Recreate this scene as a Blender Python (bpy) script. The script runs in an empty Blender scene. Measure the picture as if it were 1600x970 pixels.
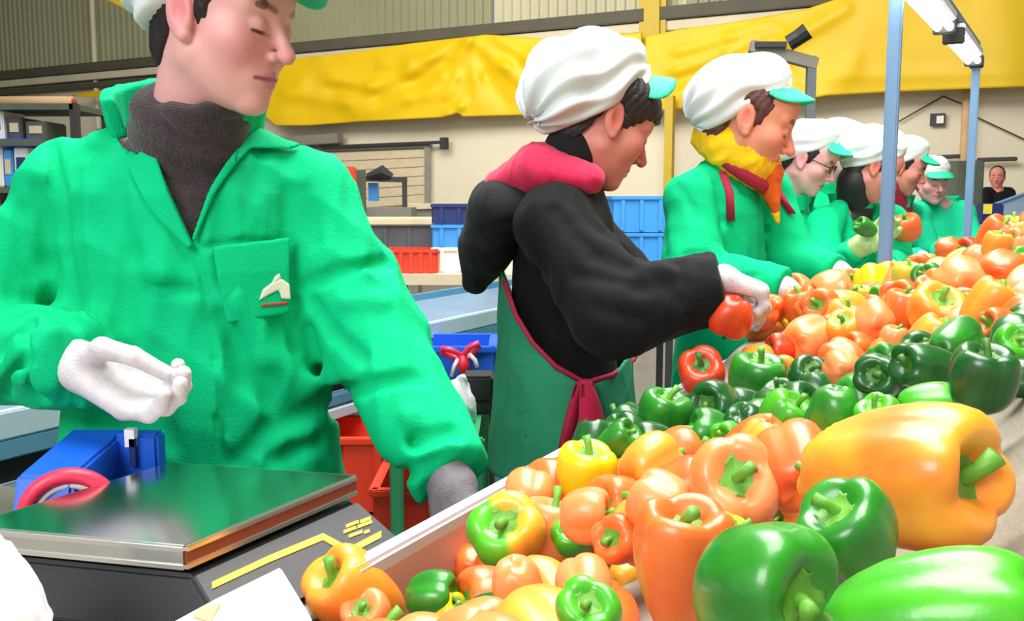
import bpy, bmesh, math, random
import numpy as np
from mathutils import Vector, Matrix

# ------------------------------------------------------------------ camera, world, lights, exposure
random.seed(7); np.random.seed(7)
SC = bpy.context.scene
COL = SC.collection
CAM_H, FPX, PITCH = 1.26, 1500.0, math.atan(175 / 1500)
cam = bpy.data.cameras.new('camera'); cam.lens = FPX / 1600 * 36; cam.sensor_width = 36; cam.clip_start = .02; cam.clip_end = 200
cam_o = bpy.data.objects.new('camera', cam); COL.objects.link(cam_o)
cam_o.location = (0, 0, CAM_H); cam_o.rotation_euler = (math.pi / 2 - PITCH, 0, 0)
SC.camera = cam_o
SC.view_settings.view_transform = 'Standard'; SC.view_settings.look = 'None'
SC.view_settings.gamma = 1; SC.view_settings.use_curve_mapping = False
SC.view_settings.exposure = 0.68
wd = bpy.data.worlds.new('daylight'); SC.world = wd; wd.use_nodes = True
wd.node_tree.nodes['Background'].inputs[0].default_value = (.86, .93, 1, 1)
wd.node_tree.nodes['Background'].inputs[1].default_value = .45

def area(name, loc, aim, sx, sy, power, color=(1, 1, 1)):
    l = bpy.data.lights.new(name, 'AREA'); l.shape = 'RECTANGLE'; l.size = sx; l.size_y = sy
    l.energy = power; l.color = color
    o = bpy.data.objects.new(name, l); COL.objects.link(o); o.location = loc
    o.rotation_euler = (Vector(aim) - Vector(loc)).to_track_quat('-Z', 'Y').to_euler()
    return o
area('area_light', (.6, 2.6, 5.2), (.6, 2.6, 0), 2.6, 6, 430, (1, .99, .97))
area('area_light', (-2.2, -2.6, 3.8), (.2, 2, 1.0), 2.4, 2.0, 125, (1, .98, .96))  # added soft front fill from behind the camera, not a fixture of the hall
area('area_light', (-2.5, 8.0, 5.6), (-1.5, 15, 2.4), 9, 3, 560, (1, .97, .92))  # added unseen light that brightens the back wall

# ------------------------------------------------------------------ placement helpers (photo frame 1600x970)
CP, SP = math.cos(PITCH), math.sin(PITCH)
def ray(u, v):
    x, y = (u - 800) / FPX, -(v - 485) / FPX
    return np.array([x, CP + y * SP, -SP + y * CP])
def at(u, v, Y):
    d = ray(u, v); d = d * (Y / d[1]); return np.array([d[0], d[1], d[2] + CAM_H])
CAMP = np.array([0, 0, CAM_H])
DT = np.array([.4695, .8829, 0.])        # direction the sorting trough runs in
DW = np.array([.8829, -.4695, 0.])       # along the back wall, to the right
WALL = 13.0
P0 = np.array([-.1453, .896, 0.])          # a point of the trough's near rim
def wallpt(u, v, off=0.):
    d = ray(u, v); t = (WALL - off) / d.dot(DT); return CAMP + d * t
def st(s, t, z=0.):
    p = P0 + DW * s + DT * t; return np.array([p[0], p[1], z])

# ------------------------------------------------------------------ materials
def srgb(r, g, b):
    f = lambda c: (c / 255 / 12.92) if c / 255 <= .04045 else ((c / 255 + .055) / 1.055) ** 2.4
    return (f(r), f(g), f(b))
def mat(name, color, rough=.6, metal=0., noise=0., nscale=8., bump=0., bscale=60., emit=None, spec=.5, coat=0., sheen=0., attr=None, sss=0., trans=0.):
    m = bpy.data.materials.new(name); m.use_nodes = True
    nt = m.node_tree; b = nt.nodes['Principled BSDF']
    b.inputs['Base Color'].default_value = (*color, 1); b.inputs['Roughness'].default_value = rough
    b.inputs['Metallic'].default_value = metal; b.inputs['Specular IOR Level'].default_value = spec
    b.inputs['Coat Weight'].default_value = coat; b.inputs['Coat Roughness'].default_value = .12
    b.inputs['Sheen Weight'].default_value = sheen
    if trans: b.inputs['Transmission Weight'].default_value = trans
    if sss:
        b.inputs['Subsurface Weight'].default_value = sss; b.inputs['Subsurface Radius'].default_value = (.012, .005, .003)
        b.inputs['Subsurface Scale'].default_value = 1.
    tc = nt.nodes.new('ShaderNodeTexCoord')
    src = None
    if attr:
        a = nt.nodes.new('ShaderNodeAttribute'); a.attribute_name = attr; src = a.outputs['Color']
    if noise:
        n = nt.nodes.new('ShaderNodeTexNoise'); n.inputs['Scale'].default_value = nscale; n.inputs['Detail'].default_value = 4
        nt.links.new(tc.outputs['Object'], n.inputs['Vector'])
        h = nt.nodes.new('ShaderNodeHueSaturation')
        if src: nt.links.new(src, h.inputs['Color'])
        else: h.inputs['Color'].default_value = (*color, 1)
        mr = nt.nodes.new('ShaderNodeMapRange'); mr.inputs['From Min'].default_value = .3; mr.inputs['From Max'].default_value = .7
        mr.inputs['To Min'].default_value = 1 - noise; mr.inputs['To Max'].default_value = 1 + noise
        nt.links.new(n.outputs['Fac'], mr.inputs['Value']); nt.links.new(mr.outputs[0], h.inputs['Value'])
        src = h.outputs['Color']
    if src: nt.links.new(src, b.inputs['Base Color'])
    if bump:
        n2 = nt.nodes.new('ShaderNodeTexNoise'); n2.inputs['Scale'].default_value = bscale; n2.inputs['Detail'].default_value = 3
        nt.links.new(tc.outputs['Object'], n2.inputs['Vector'])
        bp = nt.nodes.new('ShaderNodeBump'); bp.inputs['Strength'].default_value = bump; bp.inputs['Distance'].default_value = .004
        nt.links.new(n2.outputs['Fac'], bp.inputs['Height']); nt.links.new(bp.outputs[0], b.inputs['Normal'])
    if emit:
        b.inputs['Emission Color'].default_value = (*color, 1); b.inputs['Emission Strength'].default_value = emit
    return m
M = {}
M['skin'] = mat('skin', (.8, .5, .45), .5, attr='Col', sss=.12, spec=.35)
M['green_coat'] = mat('green_coat', srgb(0, 186, 122), .85, noise=.07, nscale=9, bump=.25, bscale=260, spec=.15)
M['green_coat_light'] = mat('green_coat_light', srgb(28, 196, 146), .8, noise=.07, nscale=9, bump=.2, bscale=200, spec=.15)
M['green_seam'] = mat('green_seam', srgb(8, 150, 88), .8)
M['apron'] = mat('apron', srgb(42, 152, 112), .75, noise=.10, nscale=7, bump=.15, bscale=120)
M['black_knit'] = mat('black_knit', srgb(17, 17, 19), .85, noise=.2, nscale=20, bump=.3, bscale=300, sheen=.03, spec=.25)
M['hood_black'] = mat('hood_black', srgb(26, 26, 29), .85, noise=.2, nscale=14, bump=.3, bscale=240, sheen=.05, spec=.25)
M['dark_wool'] = mat('dark_wool', srgb(54, 43, 46), .95, noise=.3, nscale=90, bump=.9, bscale=240, sheen=.3)
M['red_lining'] = mat('red_lining', srgb(214, 20, 74), .8, noise=.1, nscale=10, sheen=.2)
M['magenta'] = mat('magenta', srgb(190, 24, 72), .7)
M['cap_white'] = mat('cap_white', srgb(226, 230, 230), .85, noise=.03, bump=.15, bscale=200)
M['visor'] = mat('visor', srgb(28, 190, 140), .6, noise=.05)
M['hair'] = mat('hair', srgb(30, 22, 24), .55, noise=.35, nscale=60, bump=.5, bscale=160)
M['hair_brown'] = mat('hair_brown', srgb(84, 46, 40), .6, noise=.35, nscale=60, bump=.5, bscale=160)
M['glove'] = mat('glove', srgb(206, 200, 202), .75, noise=.12, nscale=45, bump=.3, bscale=300)
M['glove_grey'] = mat('glove_grey', srgb(122, 120, 126), .8, noise=.2, nscale=40, bump=.3, bscale=300)
M['glove_lime'] = mat('glove_lime', srgb(176, 206, 130), .7, noise=.12, nscale=45)
M['trousers'] = mat('trousers', srgb(40, 44, 60), .9)
M['shoe'] = mat('shoe', srgb(30, 30, 32), .6)
M['scarf_yellow'] = mat('scarf_yellow', srgb(250, 200, 8), .85, noise=.15, nscale=30, bump=.4, bscale=200)
M['scarf_orange'] = mat('scarf_orange', srgb(226, 96, 12), .85, noise=.2, nscale=30, bump=.4, bscale=200)
M['strap_red'] = mat('strap_red', srgb(170, 30, 62), .8)
M['white_mark'] = mat('white_mark', srgb(214, 222, 196), .7)
M['red_mark'] = mat('red_mark', srgb(170, 66, 52), .7)
M['steel'] = mat('steel', (.62, .63, .64), .17, 1., noise=.06, nscale=4)
M['steel_edge'] = mat('steel_edge', (.78, .76, .74), .25, 1.)
M['copper_trim'] = mat('copper_trim', srgb(150, 74, 46), .4, .2)
M['scale_grey'] = mat('scale_grey', srgb(88, 90, 92), .55, noise=.06, bump=.1, bscale=300)
M['scale_dark'] = mat('scale_dark', srgb(40, 44, 46), .55, noise=.06)
M['yellow_print'] = mat('yellow_print', srgb(222, 202, 84), .6)
M['white_plastic'] = mat('white_plastic', srgb(238, 238, 240), .5, noise=.04)
M['cardboard'] = mat('cardboard', srgb(206, 168, 124), .85, noise=.1)
M['canvas'] = mat('canvas', srgb(140, 132, 116), .9, noise=.14, nscale=12, bump=.4, bscale=160)
M['rim'] = mat('rim', srgb(206, 200, 204), .4, .2, noise=.05)
M['trough_wall'] = mat('trough_wall', srgb(206, 150, 132), .45, noise=.06, nscale=6)  # orange reflected light is tinted into this wall colour
M['galv'] = mat('galv', srgb(104, 140, 176), .45, .15, noise=.06, nscale=5)
M['frame_grey'] = mat('frame_grey', srgb(104, 110, 112), .6, .2)
M['dark_metal'] = mat('dark_metal', srgb(58, 58, 56), .6, .3, noise=.15)
M['tube_light'] = mat('tube_light', (1, 1, .98), .4, emit=6.)
M['wall_cream'] = mat('wall_cream', srgb(222, 212, 186), .9, noise=.05, nscale=.6, bump=.1, bscale=6)
M['wall_rib'] = mat('wall_rib', srgb(190, 184, 152), .6, noise=.09, nscale=.5)
M['wall_olive'] = mat('wall_olive', srgb(150, 150, 116), .6, noise=.12, nscale=.4)
M['beam_dark'] = mat('beam_dark', srgb(82, 78, 62), .7, noise=.12, nscale=2)
M['beam_light'] = mat('beam_light', srgb(206, 196, 168), .7, noise=.06, nscale=2)
M['tarp'] = mat('tarp', srgb(226, 186, 6), .5, noise=.07, nscale=1.2, spec=.4)
M['yellow_steel'] = mat('yellow_steel', srgb(190, 160, 24), .5, noise=.08, nscale=2)
M['floor'] = mat('floor', srgb(120, 116, 108), .6, noise=.12, nscale=1.5)
M['ceiling'] = mat('ceiling', srgb(180, 180, 172), .9)
M['blue_belt'] = mat('blue_belt', srgb(104, 128, 150), .5, noise=.08)
M['teal_rail'] = mat('teal_rail', srgb(92, 148, 176), .4, .3, noise=.08)
M['pale_rail'] = mat('pale_rail', srgb(180, 206, 214), .4, .2)
M['blue'] = mat('blue', srgb(20, 92, 214), .45, noise=.06)
M['blue_light'] = mat('blue_light', srgb(62, 150, 222), .5, noise=.1)
M['navy'] = mat('navy', srgb(28, 44, 104), .5)
M['red_plastic'] = mat('red_plastic', srgb(226, 62, 30), .45, noise=.08)
M['crimson'] = mat('crimson', srgb(196, 30, 50), .5, noise=.1)
M['pink_red'] = mat('pink_red', srgb(232, 52, 84), .4, noise=.06)
M['green_frame'] = mat('green_frame', srgb(64, 166, 112), .45, noise=.05)
M['bin_grey'] = mat('bin_grey', srgb(76, 76, 82), .7, noise=.15, nscale=6)
M['beige'] = mat('beige', srgb(206, 190, 158), .7, noise=.06)
M['grey'] = mat('grey', srgb(128, 124, 112), .7, noise=.08)
M['white'] = mat('white', srgb(232, 232, 226), .6)
M['black'] = mat('black', srgb(26, 26, 28), .6)
M['olive_box'] = mat('olive_box', srgb(84, 92, 78), .8, noise=.12)
M['yellow_tag'] = mat('yellow_tag', srgb(230, 210, 60), .6)
M['stem'] = mat('stem', srgb(96, 158, 48), .5, noise=.12, nscale=60)
M['stem_dark'] = mat('stem_dark', srgb(66, 118, 36), .5, noise=.12, nscale=60)

# ------------------------------------------------------------------ object helpers
def thing(name, label, cat, loc, group=None):
    o = bpy.data.objects.new(name, None); COL.objects.link(o); o.empty_display_size = .05
    o.location = tuple(float(c) for c in loc); o['label'] = label; o['category'] = cat
    if group: o['group'] = group
    return o
def tag(o, label, cat, group=None):
    o['label'] = label; o['category'] = cat
    if group: o['group'] = group
    return o
def link(name, me, m, parent=None, smooth=True):
    o = bpy.data.objects.new(name, me); COL.objects.link(o)
    if m is not None: me.materials.append(m)
    if parent is not None: o.parent = parent
    if smooth: me.shade_smooth()
    return o
def origin_of(parent):
    p = np.zeros(3)
    while parent is not None:
        p = p + np.array(parent.location); parent = parent.parent
    return p
class MB:
    "collects boxes, bars, tubes and sheets; build() links them as one mesh object"
    def __init__(s): s.v = []; s.f = []
    def add(s, vs, fs):
        n = len(s.v); s.v += [tuple(map(float, p)) for p in vs]; s.f += [tuple(n + i for i in f) for f in fs]; return s
    def box(s, c, size, ax=None):
        c = np.array(c, float); ax = np.eye(3) if ax is None else np.array(ax, float)
        h = np.array(size) / 2
        vs = [c + ax[0] * h[0] * i + ax[1] * h[1] * j + ax[2] * h[2] * k for i in (-1, 1) for j in (-1, 1) for k in (-1, 1)]
        return s.add(vs, [(0, 1, 3, 2), (4, 6, 7, 5), (0, 4, 5, 1), (2, 3, 7, 6), (0, 2, 6, 4), (1, 5, 7, 3)])
    def bar(s, a, b, w, h, up=(0, 0, 1)):
        a = np.array(a, float); b = np.array(b, float); d = b - a; L = np.linalg.norm(d); d = d / L
        up = np.array(up, float)
        if abs(d.dot(up)) > .95: up = np.array([1., 0, 0])
        y = np.cross(up, d); y /= np.linalg.norm(y); z = np.cross(d, y)
        return s.box((a + b) / 2, (L, w, h), (d, y, z))
    def tube(s, pts, r, n=8, close=False):
        pts = [np.array(p, float) for p in pts]; k = len(pts); rr = r if hasattr(r, '__len__') else [r] * k
        vs = []; prev = None
        for i, p in enumerate(pts):
            if close: t = pts[(i + 1) % k] - pts[i - 1]
            else: t = pts[min(i + 1, k - 1)] - pts[max(i - 1, 0)]
            t = t / (np.linalg.norm(t) + 1e-9)
            if prev is None:
                a = np.array([0, 0, 1.]) if abs(t[2]) < .9 else np.array([1., 0, 0])
                x = np.cross(a, t)
            else: x = prev - t * prev.dot(t)
            x /= np.linalg.norm(x); prev = x; y = np.cross(t, x)
            vs += [p + rr[i] * (x * math.cos(2 * math.pi * j / n) + y * math.sin(2 * math.pi * j / n)) for j in range(n)]
        fs = []
        for i in range(k if close else k - 1):
            for j in range(n):
                a = i * n + j; b = i * n + (j + 1) % n; i2 = (i + 1) % k
                fs.append((a, b, i2 * n + (j + 1) % n, i2 * n + j))
        if not close: fs += [tuple(range(n))[::-1], tuple((k - 1) * n + j for j in range(n))]
        return s.add(vs, fs)
    def sheet(s, grid, thick):
        "grid[i][j] of points -> closed slab; thick = offset vector"
        g = np.array(grid, float); ni, nj = g.shape[:2]; t = np.array(thick, float)
        vs = list(g.reshape(-1, 3)) + list((g + t).reshape(-1, 3)); N = ni * nj; fs = []
        I = lambda i, j: i * nj + j
        for i in range(ni - 1):
            for j in range(nj - 1):
                q = (I(i, j), I(i + 1, j), I(i + 1, j + 1), I(i, j + 1)); fs += [q, tuple(N + a for a in q[::-1])]
        for i in range(ni - 1):
            for j in (0, nj - 1): fs.append((I(i, j), I(i + 1, j), N + I(i + 1, j), N + I(i, j)))
        for j in range(nj - 1):
            for i in (0, ni - 1): fs.append((I(i, j), I(i, j + 1), N + I(i, j + 1), N + I(i, j)))
        return s.add(vs, fs)
    def build(s, name, m, parent=None, smooth=False, bevel=0., local=False):
        me = bpy.data.meshes.new(name)
        o0 = np.zeros(3) if (parent is None or local) else origin_of(parent)
        me.from_pydata([tuple(np.array(p) - o0) for p in s.v], [], s.f)
        bm = bmesh.new(); bm.from_mesh(me); bmesh.ops.recalc_face_normals(bm, faces=bm.faces)
        if bevel: bmesh.ops.bevel(bm, geom=list(bm.edges), offset=bevel, segments=2, affect='EDGES', clamp_overlap=True)
        bm.to_mesh(me); bm.free()
        return link(name, me, m, parent, smooth)
def copy_tree(o, parent=None):
    c = o.copy(); COL.objects.link(c); c.parent = parent
    for ch in list(o.children): copy_tree(ch, c)
    return c

# ------------------------------------------------------------------ implicit-surface modelling (figures, cloth)
def nrm(v): v = np.array(v, float); return v / np.linalg.norm(v)
def smin(a, b, k):
    h = np.maximum(k - np.abs(a - b), 0) / k; return np.minimum(a, b) - h * h * k * .25
def smax(a, b, k): return -smin(-a, -b, k)
def U(ds, k):
    d = ds[0]
    for e in ds[1:]: d = smin(d, e, k)
    return d
def SPH(P, c, r): return np.sqrt(((P - np.array(c, np.float32)) ** 2).sum(1)) - r
def RCN(P, a, b, ra, rb):
    a = np.array(a, np.float32); ba = np.array(b, np.float32) - a; pa = P - a
    h = np.clip(pa @ ba / max(float(ba @ ba), 1e-9), 0, 1); q = pa - h[:, None] * ba
    return np.sqrt((q * q).sum(1)) - (ra + (rb - ra) * h)
def ELL(P, c, r, R=None):
    p = P - np.array(c, np.float32)
    if R is not None: p = p @ np.array(R, np.float32)
    q = p / np.array(r, np.float32); k0 = np.sqrt((q * q).sum(1)); q2 = q / np.array(r, np.float32); k1 = np.sqrt((q2 * q2).sum(1))
    return k0 * (k0 - 1) / (k1 + 1e-6)
def POLY(x, y, pts):
    "signed distance to a 2-D polygon (negative inside)"
    d = np.full(x.shape, 1e9, np.float32); s = np.ones(x.shape, np.float32); n = len(pts)
    for i in range(n):
        ax, ay = pts[i]; bx, by = pts[i - 1]; ex, ey = bx - ax, by - ay; wx, wy = x - ax, y - ay
        t = np.clip((wx * ex + wy * ey) / (ex * ex + ey * ey + 1e-12), 0, 1)
        d = np.minimum(d, (wx - ex * t) ** 2 + (wy - ey * t) ** 2)
        c1 = y >= ay; c2 = y < by; c3 = ex * wy > ey * wx
        flip = (c1 & c2 & c3) | (~c1 & ~c2 & ~c3); s = np.where(flip, -s, s)
    return s * np.sqrt(d)
def LOFT(P, S, yaw=0., k=.02):
    "S rows (z, cx, cy, a, b): stacked ellipses; a along the body's side, b front to back"
    S = np.array(sorted(S), float); z = P[:, 2]
    g = lambda i: np.interp(z, S[:, 0], S[:, i]).astype(np.float32)
    x, y = P[:, 0] - g(1), P[:, 1] - g(2); c, s = math.cos(yaw), math.sin(yaw)
    lx, ly = x * c + y * s, -x * s + y * c; a, b = g(3), g(4)
    q0 = np.sqrt((lx / a) ** 2 + (ly / b) ** 2); q1 = np.sqrt((lx / a ** 2) ** 2 + (ly / b ** 2) ** 2) + 1e-6
    d = q0 * (q0 - 1) / q1
    d = np.where(q0 < .3, -np.minimum(a, b) * .7, d)
    d = smax(d, z - S[-1, 0], k); return smax(d, S[0, 0] - z, k)
def folds(P, amp, sc, seed, st_=(1, 1, .45)):
    "soft cloth folds: warped sines, longer along the vertical"
    r = np.random.RandomState(seed); q = P * np.array(st_, np.float32) * sc; o = np.zeros(len(P), np.float32)
    for i in range(4):
        k = r.normal(size=3); k /= np.linalg.norm(k); k2 = r.normal(size=3); ph = r.uniform(0, 6.28, 2)
        w = np.sin(q @ k2.astype(np.float32) * 1.3 + ph[0])
        v = np.sin(q @ (k * (1 + .6 * i)).astype(np.float32) * 2 + 1.5 * w + ph[1])
        o += (1 - np.abs(v)) * (.9 ** i)
    return amp * (o / 2 - .55)
def axis_pts(lo, hi, h, fine=None):
    if fine is None: return np.arange(lo, hi + h, h)
    a, b, hf = fine; out = [lo]
    while out[-1] < hi:
        x = out[-1]
        dist = max(a - x, x - b, 0.); out.append(x + min(h, hf + dist * .12))
    return np.array(out)
def grid_field(f, ax):
    n = [len(a) for a in ax]
    ax = [np.concatenate([a, a[-1] + (a[-1] - a[-2]) * np.arange(1, 1 + (-len(a)) % 4)]) for a in ax]
    nb = [len(a) // 4 for a in ax]; bl = [a.reshape(-1, 4) for a in ax]; ce = [b.mean(1) for b in bl]
    hw = [(b[:, 3] - b[:, 0]) / 2 + (b[:, 3] - b[:, 0]) / 3 for b in bl]
    C = np.stack(np.meshgrid(*ce, indexing='ij'), -1).reshape(-1, 3).astype(np.float32)
    HW = np.stack(np.meshgrid(*hw, indexing='ij'), -1).reshape(-1, 3); rad = np.sqrt((HW ** 2).sum(1))
    d = f(C); F = np.repeat(d.astype(np.float32)[:, None], 64, 1)
    act = np.where(np.abs(d) < rad * 1.35 + .006)[0]
    bi, bj, bk = np.unravel_index(act, nb)
    for s in range(0, len(act), 20000):
        e = slice(s, s + 20000); m = len(bi[e])
        X = np.broadcast_to(bl[0][bi[e]][:, :, None, None], (m, 4, 4, 4)); Y = np.broadcast_to(bl[1][bj[e]][:, None, :, None], (m, 4, 4, 4))
        Z = np.broadcast_to(bl[2][bk[e]][:, None, None, :], (m, 4, 4, 4))
        F[act[e]] = f(np.stack([X, Y, Z], -1).reshape(-1, 3).astype(np.float32)).reshape(m, 64)
    F = F.reshape(nb[0], nb[1], nb[2], 4, 4, 4).transpose(0, 3, 1, 4, 2, 5).reshape(nb[0] * 4, nb[1] * 4, nb[2] * 4)
    return F, ax
def surface(f, ax):
    F, ax = grid_field(f, ax); I = F < 0
    I[0], I[-1], I[:, 0], I[:, -1], I[:, :, 0], I[:, :, -1] = (False,) * 6
    F = np.where(I, F, np.maximum(F, 1e-5))
    nx, ny, nz = F.shape
    cnt = np.zeros((nx - 1, ny - 1, nz - 1), np.int8)
    for a in (0, 1):
        for b in (0, 1):
            for c in (0, 1): cnt += I[a:nx - 1 + a, b:ny - 1 + b, c:nz - 1 + c]
    cells = np.argwhere((cnt > 0) & (cnt < 8)); n = len(cells)
    cid = np.full(cnt.shape, -1, np.int64); cid[cells[:, 0], cells[:, 1], cells[:, 2]] = np.arange(n)
    offs = [(a, b, c) for a in (0, 1) for b in (0, 1) for c in (0, 1)]
    cv = np.stack([F[cells[:, 0] + o[0], cells[:, 1] + o[1], cells[:, 2] + o[2]] for o in offs], 1)
    acc = np.zeros((n, 3)); num = np.zeros(n)
    for i in range(8):
        for j in range(i + 1, 8):
            if sum(abs(offs[i][k] - offs[j][k]) for k in range(3)) != 1: continue
            a, b = cv[:, i], cv[:, j]; m = (a < 0) != (b < 0); t = np.where(m, a / (a - b + 1e-12), 0)
            p = np.array(offs[i]) + t[:, None] * (np.array(offs[j]) - np.array(offs[i])); acc += np.where(m[:, None], p, 0); num += m
    acc /= np.maximum(num, 1)[:, None]
    V = np.stack([ax[k][cells[:, k]] + acc[:, k] * (ax[k][cells[:, k] + 1] - ax[k][cells[:, k]]) for k in range(3)], 1).astype(np.float32)
    cell = np.stack([ax[k][cells[:, k] + 1] - ax[k][cells[:, k]] for k in range(3)], 1).min(1)
    e = 1e-3; T = np.array([[1, 1, 1], [1, -1, -1], [-1, 1, -1], [-1, -1, 1]], np.float32)
    for _ in range(2):
        d = [f(V + T[i] * e) for i in range(4)]; G = sum(d[i][:, None] * T[i] for i in range(4)) / (4 * e)
        g2 = (G * G).sum(1) + 1e-6; step = np.clip(sum(d) / 4 / g2, -cell * .4 / np.sqrt(g2), cell * .4 / np.sqrt(g2)); V = (V - G * step[:, None]).astype(np.float32)
    Q = []
    for axx in range(3):
        s0 = [slice(1, -1)] * 3; s0[axx] = slice(0, -1); s1 = list(s0); s1[axx] = slice(1, None)
        A, B = I[tuple(s0)], I[tuple(s1)]; E = np.argwhere(A != B)
        if not len(E): continue
        inside = A[E[:, 0], E[:, 1], E[:, 2]]; base = E + 1; base[:, axx] -= 1
        u, v = (axx + 1) % 3, (axx + 2) % 3; qs = []
        for du, dv in ((1, 1), (0, 1), (0, 0), (1, 0)):
            c = base.copy(); c[:, u] -= du; c[:, v] -= dv; qs.append(cid[c[:, 0], c[:, 1], c[:, 2]])
        q = np.stack(qs, 1); q[~inside] = q[~inside][:, ::-1]; Q.append(q)
    Q = np.concatenate(Q); return V, Q[(Q >= 0).all(1)]
def sdf_obj(name, f, lo, hi, h, m, parent, col=None, fine=None):
    lo = np.array(lo, float); hi = np.array(hi, float)
    ax = [axis_pts(lo[k] - 3 * h, hi[k] + 3 * h, h, None if fine is None else (fine[0][k], fine[1][k], fine[2])) for k in range(3)]
    V, Q = surface(f, ax); me = bpy.data.meshes.new(name)
    Vl = V - origin_of(parent).astype(np.float32) if parent is not None else V
    me.vertices.add(len(V)); me.vertices.foreach_set('co', Vl.ravel()); me.loops.add(Q.size); me.loops.foreach_set('vertex_index', Q.ravel().astype(np.int32))
    me.polygons.add(len(Q)); me.polygons.foreach_set('loop_start', np.arange(0, Q.size, 4, dtype=np.int32)); me.update(calc_edges=True); me.validate()
    if col is not None:
        a = me.color_attributes.new('Col', 'FLOAT_COLOR', 'POINT'); c = np.ones((len(V), 4), np.float32); c[:, :3] = col(V); a.data.foreach_set('color', c.ravel())
    return link(name, me, m, parent, True)
def trace(f, uvs, y0=.5, ymax=9.):
    "points where the lines of sight through photo pixels meet a surface"
    D = np.array([nrm(ray(u, v)) for u, v in uvs]); t = np.full(len(D), y0)
    for _ in range(160): t = np.minimum(t + f((CAMP + D * t[:, None]).astype(np.float32)) * .7, ymax)
    return CAMP + D * t[:, None]
# ------------------------------------------------------------------ the hall
def struct(o): o['kind'] = 'structure'; return o
WC = DT * WALL                                                # foot of the camera's perpendicular on the back wall
def wl(a, z, off=0.): p = DT * (WALL - off) + DW * a; return np.array([p[0], p[1], z])
A0, A1, ZC = -23., 8., 6.4
EAVE = 3.72                                                   # where the ribbed cladding starts
F_ = MB(); fl = [wl(A0, 0, -.2), wl(A1, 0, -.2), wl(A1, 0, 18.6), wl(A0, 0, 18.6)]
F_.sheet([[fl[0], fl[1]], [fl[3], fl[2]]], (0, 0, -.1)); struct(F_.build('floor', M['floor']))
struct(MB().sheet([[wl(A0, ZC, -.2), wl(A1, ZC, -.2)], [wl(A0, ZC, 18.6), wl(A1, ZC, 18.6)]], (0, 0, .1)).build('ceiling', M['ceiling']))
struct(MB().sheet([[wl(A0, 0), wl(A1, 0)], [wl(A0, EAVE), wl(A1, EAVE)]], DT * .2).build('wall_back', M['wall_cream']))
struct(MB().sheet([[wl(A0, 0, -.2), wl(A0, 0, 18.6)], [wl(A0, ZC, -.2), wl(A0, ZC, 18.6)]], -DW * .2).build('wall_left', M['wall_olive']))
struct(MB().sheet([[wl(A1, 0, -.2), wl(A1, 0, 18.6)], [wl(A1, ZC, -.2), wl(A1, ZC, 18.6)]], DW * .2).build('wall_right', M['wall_cream']))
# ribbed cladding above: real trapezoidal ribs, a darker run of sheets in the left half
def cladding(a0, a1, m, z0=EAVE, z1=ZC):
    pitch = .15; n = int((a1 - a0) / pitch); prof = []
    for i in range(n):
        for da, o in ((0, .0), (.05, .0), (.068, .035), (.132, .035)): prof.append((a0 + i * pitch + da, o))
    prof.append((a0 + n * pitch, 0.))
    return struct(MB().sheet([[wl(a, z0, -.02 + o) for a, o in prof], [wl(a, z1, -.02 + o) for a, o in prof]], DT * .04).build('trim_1', m))
cladding(A0, -7.2, M['wall_olive']); cladding(-7.2, -4.2, M['wall_rib']); cladding(-4.2, -2.1, M['wall_olive']); cladding(-2.1, A1, M['wall_rib'])
# eaves beam: dark flange with a pale rail under it
def vz(u, v): return wallpt(u, v)[2]
struct(MB().bar(wl(A0, 3.74, .16), wl(A1, 3.74, .16), .3, .17).build('trim_2', M['beam_dark'], bevel=.01))
struct(MB().bar(wl(A0, 3.58, .13), wl(A1, 3.58, .13), .24, .13).build('trim_3', M['beam_light'], bevel=.01))
struct(MB().bar(wl(A0, 3.42, .1), wl(-6.2, 3.42, .1), .2, .1).build('trim_4', M['beam_dark'], bevel=.01))
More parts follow.
